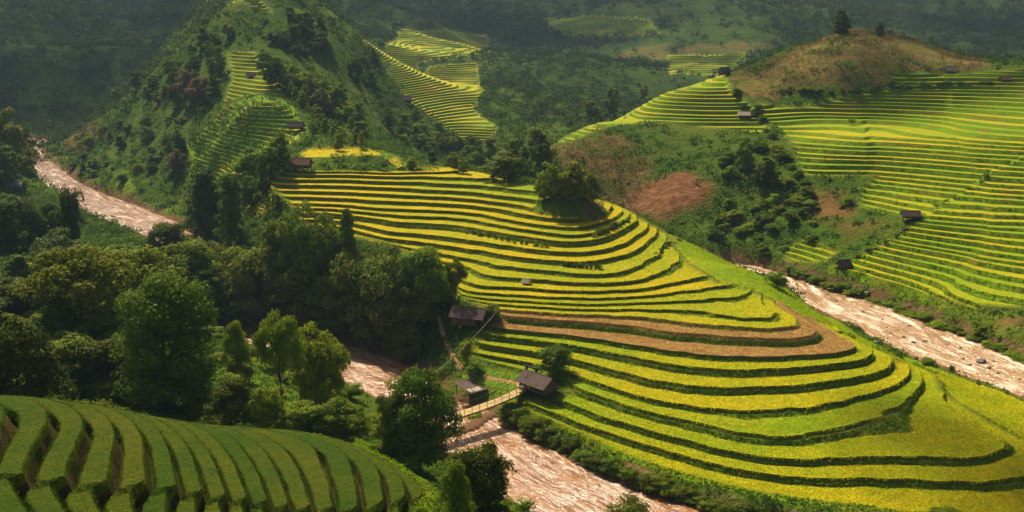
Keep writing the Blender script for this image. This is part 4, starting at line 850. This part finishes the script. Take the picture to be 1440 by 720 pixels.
def hut(p, rz, Ln, Wd, eave, rise, label, roofm='roof', walls='back', over=.35, stilts=.7, kind='hut', open_front=True, z_in=None):
    """gabled field hut: ridge along local x"""
    e = bpy.data.objects.new(kind, None); COL.objects.link(e); e.location = p; e.rotation_euler = (0, 0, rz); tag(e, label, 'hut')
    a = math.atan2(rise, Wd/2); rl = (Wd/2+over)/math.cos(a); th = .07
    r = MB()
    for s in (-1, 1):
        n = 7                                     # overlapping board courses
        for i in range(n):
            u0 = rl*i/n; u1 = rl*(i+1)/n+.08; lift = .015*(n-i)
            f = lambda u, q: (s*u*math.cos(a), eave+rise-u*math.sin(a)+q)
            y0, z0 = f(u0, lift); y1, z1 = f(u1, lift+.03); y2, z2 = f(u1, lift+.03-th*.6); y3, z3 = f(u0, lift-th*.6)
            X = Ln/2+over+.02*((i*7) % 3)
            r.add([(-X, y0, z0), (X, y0, z0), (X, y1, z1), (-X, y1, z1), (-X, y3, z3), (X, y3, z3), (X, y2, z2), (-X, y2, z2)],
                  [(0, 1, 2, 3), (7, 6, 5, 4), (3, 2, 6, 7), (0, 3, 7, 4), (1, 5, 6, 2), (0, 4, 5, 1)])
    ro = r.build('roof', W[roofm], e)
    rc = MB(); rc.tube([(-Ln/2-over-.05, 0, eave+rise+.12), (0, 0, eave+rise+.10), (Ln/2+over+.05, 0, eave+rise+.12)], .07, 6); rc.build('ridge_cap', W[roofm], ro)
    for sx in (-1, 0, 1) if Ln > 3.5 else (-1, 1):
        for sy in (-1, 1):
            q = MB(); q.tube([(sx*(Ln/2-.1), sy*(Wd/2-.1), -.5), (sx*(Ln/2-.1)+.02, sy*(Wd/2-.1), eave+.02)], [.075, .06], 6); q.build('post', W['post'], e)
    fl = MB(); nb = max(5, int(Wd/.3))
    for i in range(nb): fl.box((0, -Wd/2+(i+.5)*Wd/nb, stilts+.01*(i % 2)), (Ln+.5, Wd/nb-.02, .06))
    fl.build('floor', W['wall'], e)
    wl = MB(); hh = eave-stilts
    def planks(x0, y0, x1, y1, z0, h, tri=0):
        L_ = math.hypot(x1-x0, y1-y0); n = max(4, int(L_/.22)); ang = math.atan2(y1-y0, x1-x0)
        for i in range(n):
            t = (i+.5)/n; hx = h+tri*(1-abs(2*t-1)); wl.box((x0+(x1-x0)*t, y0+(y1-y0)*t, z0+hx/2), (L_/n-.015, .04+.01*(i % 2), hx), ang)
    planks(-Ln/2, Wd/2, Ln/2, Wd/2, stilts+.04, hh*.93)
    planks(Ln/2, -Wd/2, Ln/2, Wd/2, stilts+.04, hh*.95, rise*.93); planks(-Ln/2, -Wd/2, -Ln/2, Wd/2, stilts+.04, hh*.95, rise*.93)
    if not open_front: planks(-Ln/2, -Wd/2, Ln/2-.9, -Wd/2, stilts+.04, hh*.9)
    else: planks(-Ln/2, -Wd/2, Ln/2, -Wd/2, stilts+.04, hh*.28)
    wl.build('wall', W['wall'], e)
    if Ln > 3: 
        ld = MB(); ld.tube([(-.25-Ln*.2, -Wd/2-.9, -.35), (-.25-Ln*.2, -Wd/2-.03, stilts+.2)], .035); ld.tube([(.25-Ln*.2, -Wd/2-.9, -.35), (.25-Ln*.2, -Wd/2-.03, stilts+.2)], .035)
        for k in range(4):
            t = (k+.6)/4.4; ld.tube([(-.27-Ln*.2, -Wd/2-.9+.87*t, -.35+(stilts+.55)*t), (.27-Ln*.2, -Wd/2-.9+.87*t, -.35+(stilts+.55)*t)], .025)
        ld.build('ladder', W['post'], e)
    return e
def gpt(px, py):
    p = hit(px, py); return Vector((p[0], p[1], min(float(top(p[0], p[1])[0]), p[2]+.2)))
from mathutils import Vector
# the stilt hut by the footbridge: the ridge runs away from the viewer to the left
c1 = gpt(757, 552)
h1 = hut(c1, math.atan2(-4.6, 3.9), 5.2, 2.7, 1.75, .95, 'brown gabled stilt hut at the right end of the footbridge', stilts=.55, over=.42)
bk = MB(); prof = [(.30, 0), (.42, .12), (.46, .3), (.40, .44), (.34, .46)]
for i in range(len(prof)):
    pass
ring = [[(r*math.cos(a*math.pi/6), r*math.sin(a*math.pi/6), z) for a in range(12)] for r, z in prof]
bk.add([p for q in ring for p in q]+[(0, 0, 0)], [(i*12+j, i*12+(j+1) % 12, (i+1)*12+(j+1) % 12, (i+1)*12+j) for i in range(4) for j in range(12)]+[(60, (j+1) % 12, j) for j in range(12)])
q1 = h1.matrix_basis @ Vector((-1.6, -1.75, .5)); b1 = bk.build('basket', W['cream'], None); b1.location = q1; b1.scale = (1.5, 1.5, 1.4); tag(b1, 'pale woven basket in front of the open side of the stilt hut', 'basket')
sk = MB()
for k in range(3):
    V = []; F = []
    for i in range(6):
        rr = .26*math.sin(math.pi*(i+.6)/6.4)**.6
        V += [(rr*math.cos(a*.7854)+k*.55-.5, rr*math.sin(a*.7854)*.8, .13*i) for a in range(8)]
    F = [(i*8+j, i*8+(j+1) % 8, (i+1)*8+(j+1) % 8, (i+1)*8+j) for i in range(5) for j in range(8)]+[tuple(range(40, 48)), tuple(range(7, -1, -1))]
    o_ = MB().add(V, F).build('sack', W['cream'], None); o_.location = h1.matrix_basis @ Vector((-.2+.25*k, -1.0, .85)); tag(o_, ('left', 'middle', 'right')[k]+' straw coloured sack on the open floor of the stilt hut', 'sack', 'sacks in the stilt hut')
hut(gpt(661, 457), math.atan2(-2.0, 4.7), 5.2, 2.6, 2.0, 1.05, 'long dark plank hut above the dirt path beside the grove', open_front=False, stilts=.35, over=.4)
hut(gpt(424, 237), -.25, 4.0, 2.2, 1.3, .9, 'reddish roofed hut under trees at the left end of the golden field', 'rust', stilts=.3, open_front=False)
hut(gpt(417, 183), -.15, 3.4, 2.0, 1.4, .9, 'brown hut above the golden patch on the conical hill', 'roof', stilts=.6)
hut(gpt(353, 106), -.1, 2.3, 1.5, .8, .6, 'tiny hut among the ladder terraces of the conical hill', 'roof', stilts=.3)
hut(gpt(1280, 309), -.12, 3.4, 1.7, 1.2, .65, 'grey brown hut beside the diagonal gully on the right hill', 'roof', stilts=.5)
hut(gpt(1187, 375), .35, 2.1, 1.6, .9, .8, 'dark thatched hut at the lower end of the gully', 'roof', stilts=.2, open_front=False)
hut(gpt(1046, 163), -.1, 2.8, 2.2, 1.2, .6, 'small pale roofed hut at the top of the ravine', 'pale', stilts=.4)
hut(gpt(1019, 106), .5, 2.9, 2.0, 1.4, 1.0, 'dark hut on the left skyline below the brown summit', 'roof', stilts=.2, open_front=False)
hut(gpt(1335, 102), 0, 2.2, 1.5, .8, .6, 'small grey hut at the right foot of the brown summit', 'tin', stilts=.2)
hut(gpt(1414, 112), .1, 2.8, 1.7, .8, .6, 'low brown hut at the right edge under the summit', 'rust', stilts=.2, open_front=False)
hut(gpt(24, 268), -.3, 4.0, 2.6, 1.6, .8, 'small grey shed by the left edge above the far river', 'tin', stilts=.2, open_front=False)
hut(gpt(570, 145), .2, 4.0, 2.5, 1.6, .9, 'faint hut at the left rim of the distant fan of terraces', 'roof', stilts=.2, open_front=False)
hut(gpt(740, 397), -.3, .8, .7, .6, .25, 'tiny pale watch hut standing on a terrace lip', 'pale', stilts=.15, open_front=False)
# tin roofed shelter left of the path: one low pitched roof on posts
c2 = gpt(668, 545); s2 = bpy.data.objects.new('shelter', None); COL.objects.link(s2); s2.location = c2-Vector((0, 0, .2)); s2.scale = (1.35, 1.35, 1.15); s2.rotation_euler = (0, 0, .72); tag(s2, 'low open shelter with a partly sunlit grey roof beside the footbridge path', 'shelter')
r2 = MB()
for i in range(6):
    r2.box((-1.55+i*.62, 0, 0.6+.02*(i % 2)), (.66, 3.1, .05), 0, [[1, 0, 0], [0, .978, -.21], [0, .21, .978]])
r2.build('roof', W['roof'], s2)
p2 = MB()
for i, (x, y) in enumerate(((-1.45, -.9), (-.82, -1.0), (-.3, -.95))): p2.box((x, y, 0.66+y*.21), (.5, .75, .02), 0, [[1, 0, 0], [0, .978, -.21], [0, .21, .978]])  # pale sheets paint the sunlit left part of the roof
p2.build('sunlit_roof', W['pale'], s2)
for sx in (-1.7, 1.7):
    for sy in (-1.1, 1.1): MB().tube([(sx, sy, -.5), (sx, sy, 0.53+sy*.21)], .06).build('post', W['post'], s2)
# footbridge over the brown river
A, B = Vector(at_z(745, 543, 4.1)), Vector(at_z(628, 577, 4.1)); d = B-A; B = A+d*1.16; d = B-A; Lb = d.length
br = bpy.data.objects.new('footbridge', None); COL.objects.link(br); br.location = A; br.rotation_euler = (0, 0, math.atan2(d.y, d.x)); tag(br, 'narrow suspension footbridge with a yellow bamboo deck over the brown river', 'footbridge')
sag = lambda t: -.5*4*t*(1-t)-1.0*t
dk = MB(); n = int(Lb/.32)
for i in range(n):
    t = (i+.5)/n; dk.box((t*Lb, .01*((i*7) % 3-1), sag(t)+.01*((i*5) % 3)), (Lb/n-.03, 1.85+.05*((i*3) % 3), .05))
dk.build('deck', W['deck'], br)
for s in (-1, 1):
    g = MB(); g.tube([(t*Lb, s*.9, sag(t)-.12) for t in np.linspace(0, 1, 14)], .07, 5); g.build('beam', W['iron'], br)
    c = MB(); c.tube([(t*Lb, s*.95, sag(t)+1.0+.6*(2*t-1)**2) for t in np.linspace(0, 1, 18)], .035, 5); c.build('hand_cable', W['iron'], br)
    for i in range(13):
        t = (i+.5)/13; MB().tube([(t*Lb, s*.95, sag(t)-.1), (t*Lb, s*.95, sag(t)+1.0+.6*(2*t-1)**2)], .035, 5).build('rail_post', W['post'], br)
for x0, nm in ((-.3, 'gateway'), (Lb+.3, 'gateway')):
    gt = MB()
    for s in (-1, 1): gt.box((x0, s*1.0, .9), (.28, .28, 4.0))
    gt.box((x0, 0, 2.75), (.24, 2.6, .22)); gt.build(nm, W['iron'], br)
# cable slung across the river from the long hut
def cable(p0, p1, sagm, r, label):
    b = MB(); b.tube([tuple(p0.lerp(p1, t)-Vector((0, 0, sagm*4*t*(1-t)))) for t in np.linspace(0, 1, 24)], r, 5); return tag(b.build('cable', W['cream'], None), label, 'cable')
pole0 = gpt(701, 452); pole1 = gpt(552, 606)
for p, hgt, lb in ((pole0, 2.2, 'short pole carrying the cable beside the long dark hut'), (pole1, 4.0, 'tall pole carrying the cable on the bushy near bank')):
    b = MB(); b.tube([(0, 0, -.5), (.03, 0, hgt*.5), (0, 0, hgt)], [.09, .08, .06], 7); b.tube([(-.4, 0, hgt-.25), (.4, 0, hgt-.25)], .04, 5); o = b.build('pole', W['post'], None); o.location = p; tag(o, lb, 'pole')
cable(pole0+Vector((0, 0, 2.1)), pole1+Vector((0, 0, 3.85)), 1.2, .016, 'thin pale cable slung from the long dark hut across the river')
# trodden paths
def mat_path():
    t = NT('trodden_earth'); n1 = t.noise(1.5, 4, .65); n2 = t.noise(6, 3, .6)
    return t.bsdf(t.mix(t.ramp(n1, .3, .7), (.30, .165, .065), (.46, .28, .13)), .95, t.bump(t.math('ADD', n1, n2), .12, .8), .05)
M['path'] = mat_path()
def path(name, px, wd, label):
    c = rnd_line(np.array([gpt(*q) for q in px])); c = np.concatenate([c, c[-1:]*1.0])[:-1]
    c = np.stack([np.interp(np.linspace(0, len(c)-1, 60), np.arange(len(c)), c[:, k]) for k in range(2)], 1)
    dv = np.gradient(c, axis=0); nv = np.stack([-dv[:, 1], dv[:, 0]], 1); nv /= np.linalg.norm(nv, axis=1, keepdims=True)+1e-9
    V = []; off = np.linspace(-.5, .5, 5)
    for i in range(60):
        w = wd*(.75+.12*math.sin(i*.7)+.08*math.sin(i*1.9))
        for o in off: q = c[i]+nv[i]*o*w; V.append((q[0], q[1], max(float(ground(q[0], q[1])), float(top(q[0], q[1])[0]) if False else -9)+.10-.12*abs(o)*2))
    F = [(i*5+j, i*5+j+1, (i+1)*5+j+1, (i+1)*5+j) for i in range(59) for j in range(4)]
    return tag(mesh_obj(name, np.array(V), np.array(F), [M['path']], smooth=True), label, 'path', kind='structure')
path('path', [(612,434),(617,450),(625,472),(634,497),(642,512),(653,521)], .9, 'steep dirt path dropping past the grove to the footbridge')
path('path', [(653,521),(683,531),(705,535),(722,538),(742,543)], 1.0, 'dirt path from the shelter to the end of the footbridge')
path('path', [(641,688),(643,705),(645,730)], 1.0, 'short piece of dirt path at the bottom edge')
# stones in and beside the rivers
def mat_rock():
    t = NT('river_stone'); n1 = t.noise(1.5, 5, .65); n2 = t.noise(6, 3, .6); oi = t.n('ShaderNodeObjectInfo').outputs['Random']
    col = t.mix(t.ramp(n1, .35, .65), (.10, .085, .075), (.24, .20, .17)); col = t.mix(t.math('MULTIPLY', oi, .5), col, (.36, .28, .21))
    return t.bsdf(col, .8, t.bump(t.math('ADD', n1, n2), .15, .8), .3)
M['rock'] = mat_rock()
def rock_mesh(seed):
    rs = np.random.default_rng(seed); nu, nv = 14, 9; V = []
    pl = rs.normal(size=(9, 3)); pl /= np.linalg.norm(pl, axis=1, keepdims=True); off = rs.uniform(.62, .95, 9)
    for j in range(nv):
        for i in range(nu):
            th, ph = math.pi*(j+.02)/(nv-1+.04), 2*math.pi*i/nu; d_ = np.array([math.sin(th)*math.cos(ph), math.sin(th)*math.sin(ph), math.cos(th)])
            k = pl@d_; r = min(1.0, min([o/kk for o, kk in zip(off, k) if kk > .05]+[1.0])); V.append(d_*r*(1+.05*rs.normal()))
    F = [(j*nu+i, (j+1)*nu+i, (j+1)*nu+(i+1) % nu, j*nu+(i+1) % nu) for j in range(nv-1) for i in range(nu)]+[tuple(range(nu)), tuple(range(nv*nu-1, (nv-1)*nu-1, -1))]
    o = MB().add(V, F).build('boulder', M['rock']); me = o.data; bpy.data.objects.remove(o); return me
RK = [rock_mesh(900+k) for k in range(6)]
def rock(px, py, w, label, group=None, flat=.6, zoff=0):
    p = hit(px, py); s = math.sqrt(p[0]**2+p[1]**2+3600)/FPX*w*.5; o = bpy.data.objects.new('boulder', random.choice(RK)); COL.objects.link(o)
    o.location = (p[0], p[1], max(p[2], -.05)+s*flat*.25+zoff); o.scale = (s, s*random.uniform(.7, 1), s*flat); o.rotation_euler = (0, 0, random.uniform(0, 6)); tag(o, label, 'boulder', group)
rock(1378, 520, 17, 'largest grey boulder among the stones by the right river'); rock(1287, 505, 9, 'reddish brown lump on the grass strip above the right river'); rock(1232, 482, 9, 'grey boulder left of the round bush by the right river')
rock(1128, 421, 9, 'dark rock by the bank at the upper end of the right river'); rock(1220, 412, 12, 'pale flat boulder under the far bank of the right river', flat=.4); rock(1315, 468, 9, 'round boulder at the far water edge of the right river')
RS = [(1120,408),(1148,410),(1163,423),(1175,432),(1204,428),(1212,448),(1225,440),(1240,459),(1246,470),(1252,478),(1262,474),(1270,484),(1297,470),(1310,462),(1330,495),(1342,506),(1350,500),(1353,515),(1362,524),(1370,512),(1390,528),(1396,519),(1409,508),(1424,534),(1433,544),(1300,490),(1284,492),(1278,468),(1345,478),(1186,417),(1402,536)]
for i, (x, y) in enumerate(sorted(RS)): rock(x, y, random.uniform(4, 8.5), '%s stone from the left in the right river' % ordinal(i+1), 'stones in the right river', random.uniform(.35, .7))
RL = [(500,498),(508,502),(515,494),(522,508),(530,492),(505,512),(744,632),(755,655),(833,672),(870,668),(905,690),(952,702),(965,705),(845,668)]
for i, (x, y) in enumerate(sorted(RL)): rock(x, y, random.uniform(4, 9), '%s stone from the left in the near river' % ordinal(i+1), 'stones in the near river', .5)
# low brown weir across the near river
w0, w1 = Vector(at_z(606, 622, 0)), Vector(at_z(697, 583, 0)); wd_ = MB(); V = []; nn = 40; dv = (w1-w0).normalized(); nv = Vector((-dv.y, dv.x, 0))
for i in range(nn):
    t = i/(nn-1); c = w0.lerp(w1, t)+nv*.5*math.sin(t*9)
    for k, (o, z) in enumerate(((-1.7, -.6), (-1.2, .10), (-.4, .30), (.5, .26), (1.2, .08), (1.8, -.6))): q = c+nv*o*(1+.15*math.sin(i*1.7+k)); V.append((q.x, q.y, z+.05*math.sin(i*2.3+k*1.9)))
tag(mesh_obj('weir', np.array(V), np.array([(i*6+j, (i+1)*6+j, (i+1)*6+j+1, i*6+j+1) for i in range(nn-1) for j in range(5)]), [mat_wood('wet_mud', (.10, .05, .022), (.17, .09, .04), 2, (1, 1, 1))], smooth=True), 'low brown weir of earth and stones across the near river', 'weir')
# ------------------------------------------------------------------ clouds added out of view to cast shade; the air
SUN_AZ, SUN_EL = math.radians(-24), math.radians(46)
sdir = Vector((math.sin(SUN_AZ)*math.cos(SUN_EL), math.cos(SUN_AZ)*math.cos(SUN_EL), math.sin(SUN_EL)))
def mat_shade_cloud():
    t = NT('shade_cloud_vapour'); d = t.n('ShaderNodeBsdfDiffuse'); d.inputs[0].default_value = (.9, .9, .9, 1); tr = t.n('ShaderNodeBsdfTransparent')
    mx = t.n('ShaderNodeMixShader'); mx.inputs[0].default_value = .2; t.l(tr.outputs[0], mx.inputs[1]); t.l(d.outputs[0], mx.inputs[2]); t.l(mx.outputs[0], t.out.inputs[0]); return t.m
M['shade_cloud'] = mat_shade_cloud()
def puff(rs, k=10):
    V = []; nu, nv = 12, 8
    for j in range(nv):
        for i in range(nu):
            th, ph = math.pi*j/(nv-1), 2*math.pi*i/nu; d_ = np.array([math.sin(th)*math.cos(ph), math.sin(th)*math.sin(ph), math.cos(th)]); V.append(d_*(1+.18*math.sin(3*ph+j)*math.sin(2*th)))
    return np.array(V), np.array([(j*nu+i, (j+1)*nu+i, (j+1)*nu+(i+1) % nu, j*nu+(i+1) % nu) for j in range(nv-1) for i in range(nu)])
def shade_cloud(ground_xy, rx, ry, hgt, n, rmin, rmax, label, seed):
    """a cloud standing where its shade falls on the given spot"""
    rs = np.random.default_rng(seed); c = Vector((*ground_xy, 10.0))+sdir*((hgt-10)/sdir.z); Vs, Fs, o = [], [], 0
    for k in range(n):
        a = rs.uniform(0, 6.283); q = math.sqrt(rs.uniform(0, 1)); r = rs.uniform(rmin, rmax)*(1.15-.6*q); V, F = puff(rs)
        V = V*np.array([r, r, r*.6])+np.array([c.x+rx*q*math.cos(a), c.y+ry*q*math.sin(a), c.z+rs.uniform(-.3, .5)*r]); Vs.append(V); Fs.append(F+o); o += len(V)
    return tag(mesh_obj('shade_cloud', np.concatenate(Vs), np.concatenate(Fs), [M['shade_cloud']], smooth=True), label, 'shade_cloud', kind='structure')
SHADE_CLOUDS = [((72, 136), 52, 34, 430, 26, 10, 20, 'thin small cloud above the lower right terraces', 1),
          ((150, 400), 85, 60, 460, 26, 10, 26, 'small broken cloud above the right hill', 2),
          ((60, 1010), 900, 330, 700, 60, 50, 110, 'large cloud bank above the far slopes', 3),
          ((-310, 760), 250, 240, 600, 80, 30, 62, 'cloud above the far left mountain', 4)]
for a in SHADE_CLOUDS: shade_cloud(*a)
def add_haze(density):
    b = MB(); b.box((0, 1750, 86), (7600, 3900, 176)); m, nt = nodes_mat('haze_air'); out = nt.nodes.new('ShaderNodeOutputMaterial'); v = nt.nodes.new('ShaderNodeVolumePrincipled')
    v.inputs['Color'].default_value = (.5, .74, 1.0, 1); v.inputs['Density'].default_value = density; v.inputs['Anisotropy'].default_value = .25
    nt.links.new(v.outputs[0], out.inputs['Volume']); tag(b.build('haze', m), 'thin blue haze filling the valley', 'haze', kind='stuff')
add_haze(.00008)
# ------------------------------------------------------------------ water, light, air, camera
def mat_water():
    t = NT('muddy_water'); cv = t.n('ShaderNodeCombineXYZ')
    t.l(t.attr('along'), cv.inputs[0]); t.l(t.attr('across'), cv.inputs[1]); fl = cv.outputs[0]
    n1 = t.noise(.9, 4, .6); n3 = t.noise(2.6, 2, .6); st = t.noise(1.0, 5, .65, vec=fl, stretch=(.12, .55, 1)); st2 = t.noise(1.0, 4, .6, vec=fl, stretch=(.45, 1.3, 1))
    fo = t.noise(1.0, 6, .72, vec=fl, stretch=(.11, .42, 1)); foam = t.math('MULTIPLY', t.ramp(fo, .50, .66), t.attr('rapid'))
    col = t.mix(t.ramp(st, .35, .65), (.15, .047, .007), (.26, .098, .018)); col = t.mix(t.math('MULTIPLY', t.attr('rapid'), .62), col, t.mix(t.ramp(st, .35, .65), (.40, .22, .085), (.60, .39, .19))); col = t.mix(foam, col, (.80, .68, .52))
    calm = t.ramp(st, .40, .58, .45, 1.25)
    h = t.math('MULTIPLY', t.math('ADD', t.math('ADD', t.math('MULTIPLY', n1, 1.8), t.math('MULTIPLY', st2, .6)), t.math('MULTIPLY', n3, .3)), calm)
    return t.bsdf(col, t.mix(foam, (.14, .14, .14), (.7, .7, .7)), t.bump(h, .16, 1.0), .36)
wx, wy = np.meshgrid(np.linspace(-300, 260, 281), np.linspace(85, 560, 239), indexing='ij')
wi = np.arange(wx.size).reshape(wx.shape); wsd = river_sd(wx.ravel(), wy.ravel())
Q = np.stack([wi[:-1, :-1], wi[1:, :-1], wi[1:, 1:], wi[:-1, 1:]], -1).reshape(-1, 4)
Q = Q[(wsd[Q] < 4).any(1)]; u, inv = np.unique(Q, return_inverse=True)
WV = np.stack([wx.ravel()[u], wy.ravel()[u], np.zeros(len(u))], 1)
_bank = [np.array([tuple(at_z(*p[0], 0.0)[:2]) for p in r]) for r in (RIV_L, RIV_R)]
def along(x, y):
    best = np.full(len(x), 1e18); s = np.zeros(len(x))
    for off, b in enumerate(_bank):
        acc = off*5000.0
        for p, q in zip(b[:-1], b[1:]):
            L_ = np.hypot(*(q-p))+1e-6; t = np.clip(((x-p[0])*(q[0]-p[0])+(y-p[1])*(q[1]-p[1]))/L_**2, 0, 1); d = np.hypot(x-p[0]-t*(q[0]-p[0]), y-p[1]-t*(q[1]-p[1]))
            s = np.where(d < best, acc+t*L_, s); best = np.minimum(d, best); acc += L_
    return s, best
w_s, w_t = along(WV[:, 0], WV[:, 1])
sd2 = sdf(RP2, WV[:, 0], WV[:, 1])
river = tag(mesh_obj('river', WV, inv.reshape(Q.shape), [mat_water()], smooth=True, vert_attr={'along': w_s, 'across': w_t, 'rapid': np.clip(smooth(3, -1, sd2)+.25, 0, 1)}), 'brown muddy river with glinting ripples winding round the middle hill', 'river', kind='structure')
world = bpy.data.worlds.new('World'); scene.world = world; world.use_nodes = True
wt = world.node_tree; sky = wt.nodes.new('ShaderNodeTexSky'); sky.sky_type = 'NISHITA'; sky.sun_disc = False
sky.sun_elevation = SUN_EL; sky.sun_rotation = SUN_AZ; sky.dust_density = 4.0; sky.ozone_density = .4; sky.air_density = .8
bg = wt.nodes['Background']; bg.inputs[1].default_value = 0.062; wt.links.new(sky.outputs[0], bg.inputs[0])
sl = bpy.data.lights.new('sun', 'SUN'); sl.energy = 5.0; sl.angle = math.radians(.5); sl.color = (1, .88, .67)
so = bpy.data.objects.new('sun', sl); COL.objects.link(so)
# light travels from the sun down towards the camera side
so.rotation_euler = (-sdir).to_track_quat('-Z', 'Y').to_euler(); so.location = sdir*500
cam = bpy.data.cameras.new('camera'); cam.sensor_width = 36; cam.lens = 36*FPX/1440; cam.clip_end = 9000; cam.clip_start = .5
co = bpy.data.objects.new('camera', cam); COL.objects.link(co); co.location = (0, 0, CAMZ); co.rotation_euler = (math.pi/2-TH, 0, 0)
scene.camera = co
scene.view_settings.view_transform = 'Standard'; scene.view_settings.look = 'None'; scene.view_settings.exposure = 0.65; scene.view_settings.gamma = 1
scene.cycles.max_bounces = 6; scene.cycles.diffuse_bounces = 3; scene.cycles.transparent_max_bounces = 8; scene.cycles.caustics_reflective = False
scene.cycles.volume_bounces = 0; scene.cycles.sample_clamp_indirect = 4
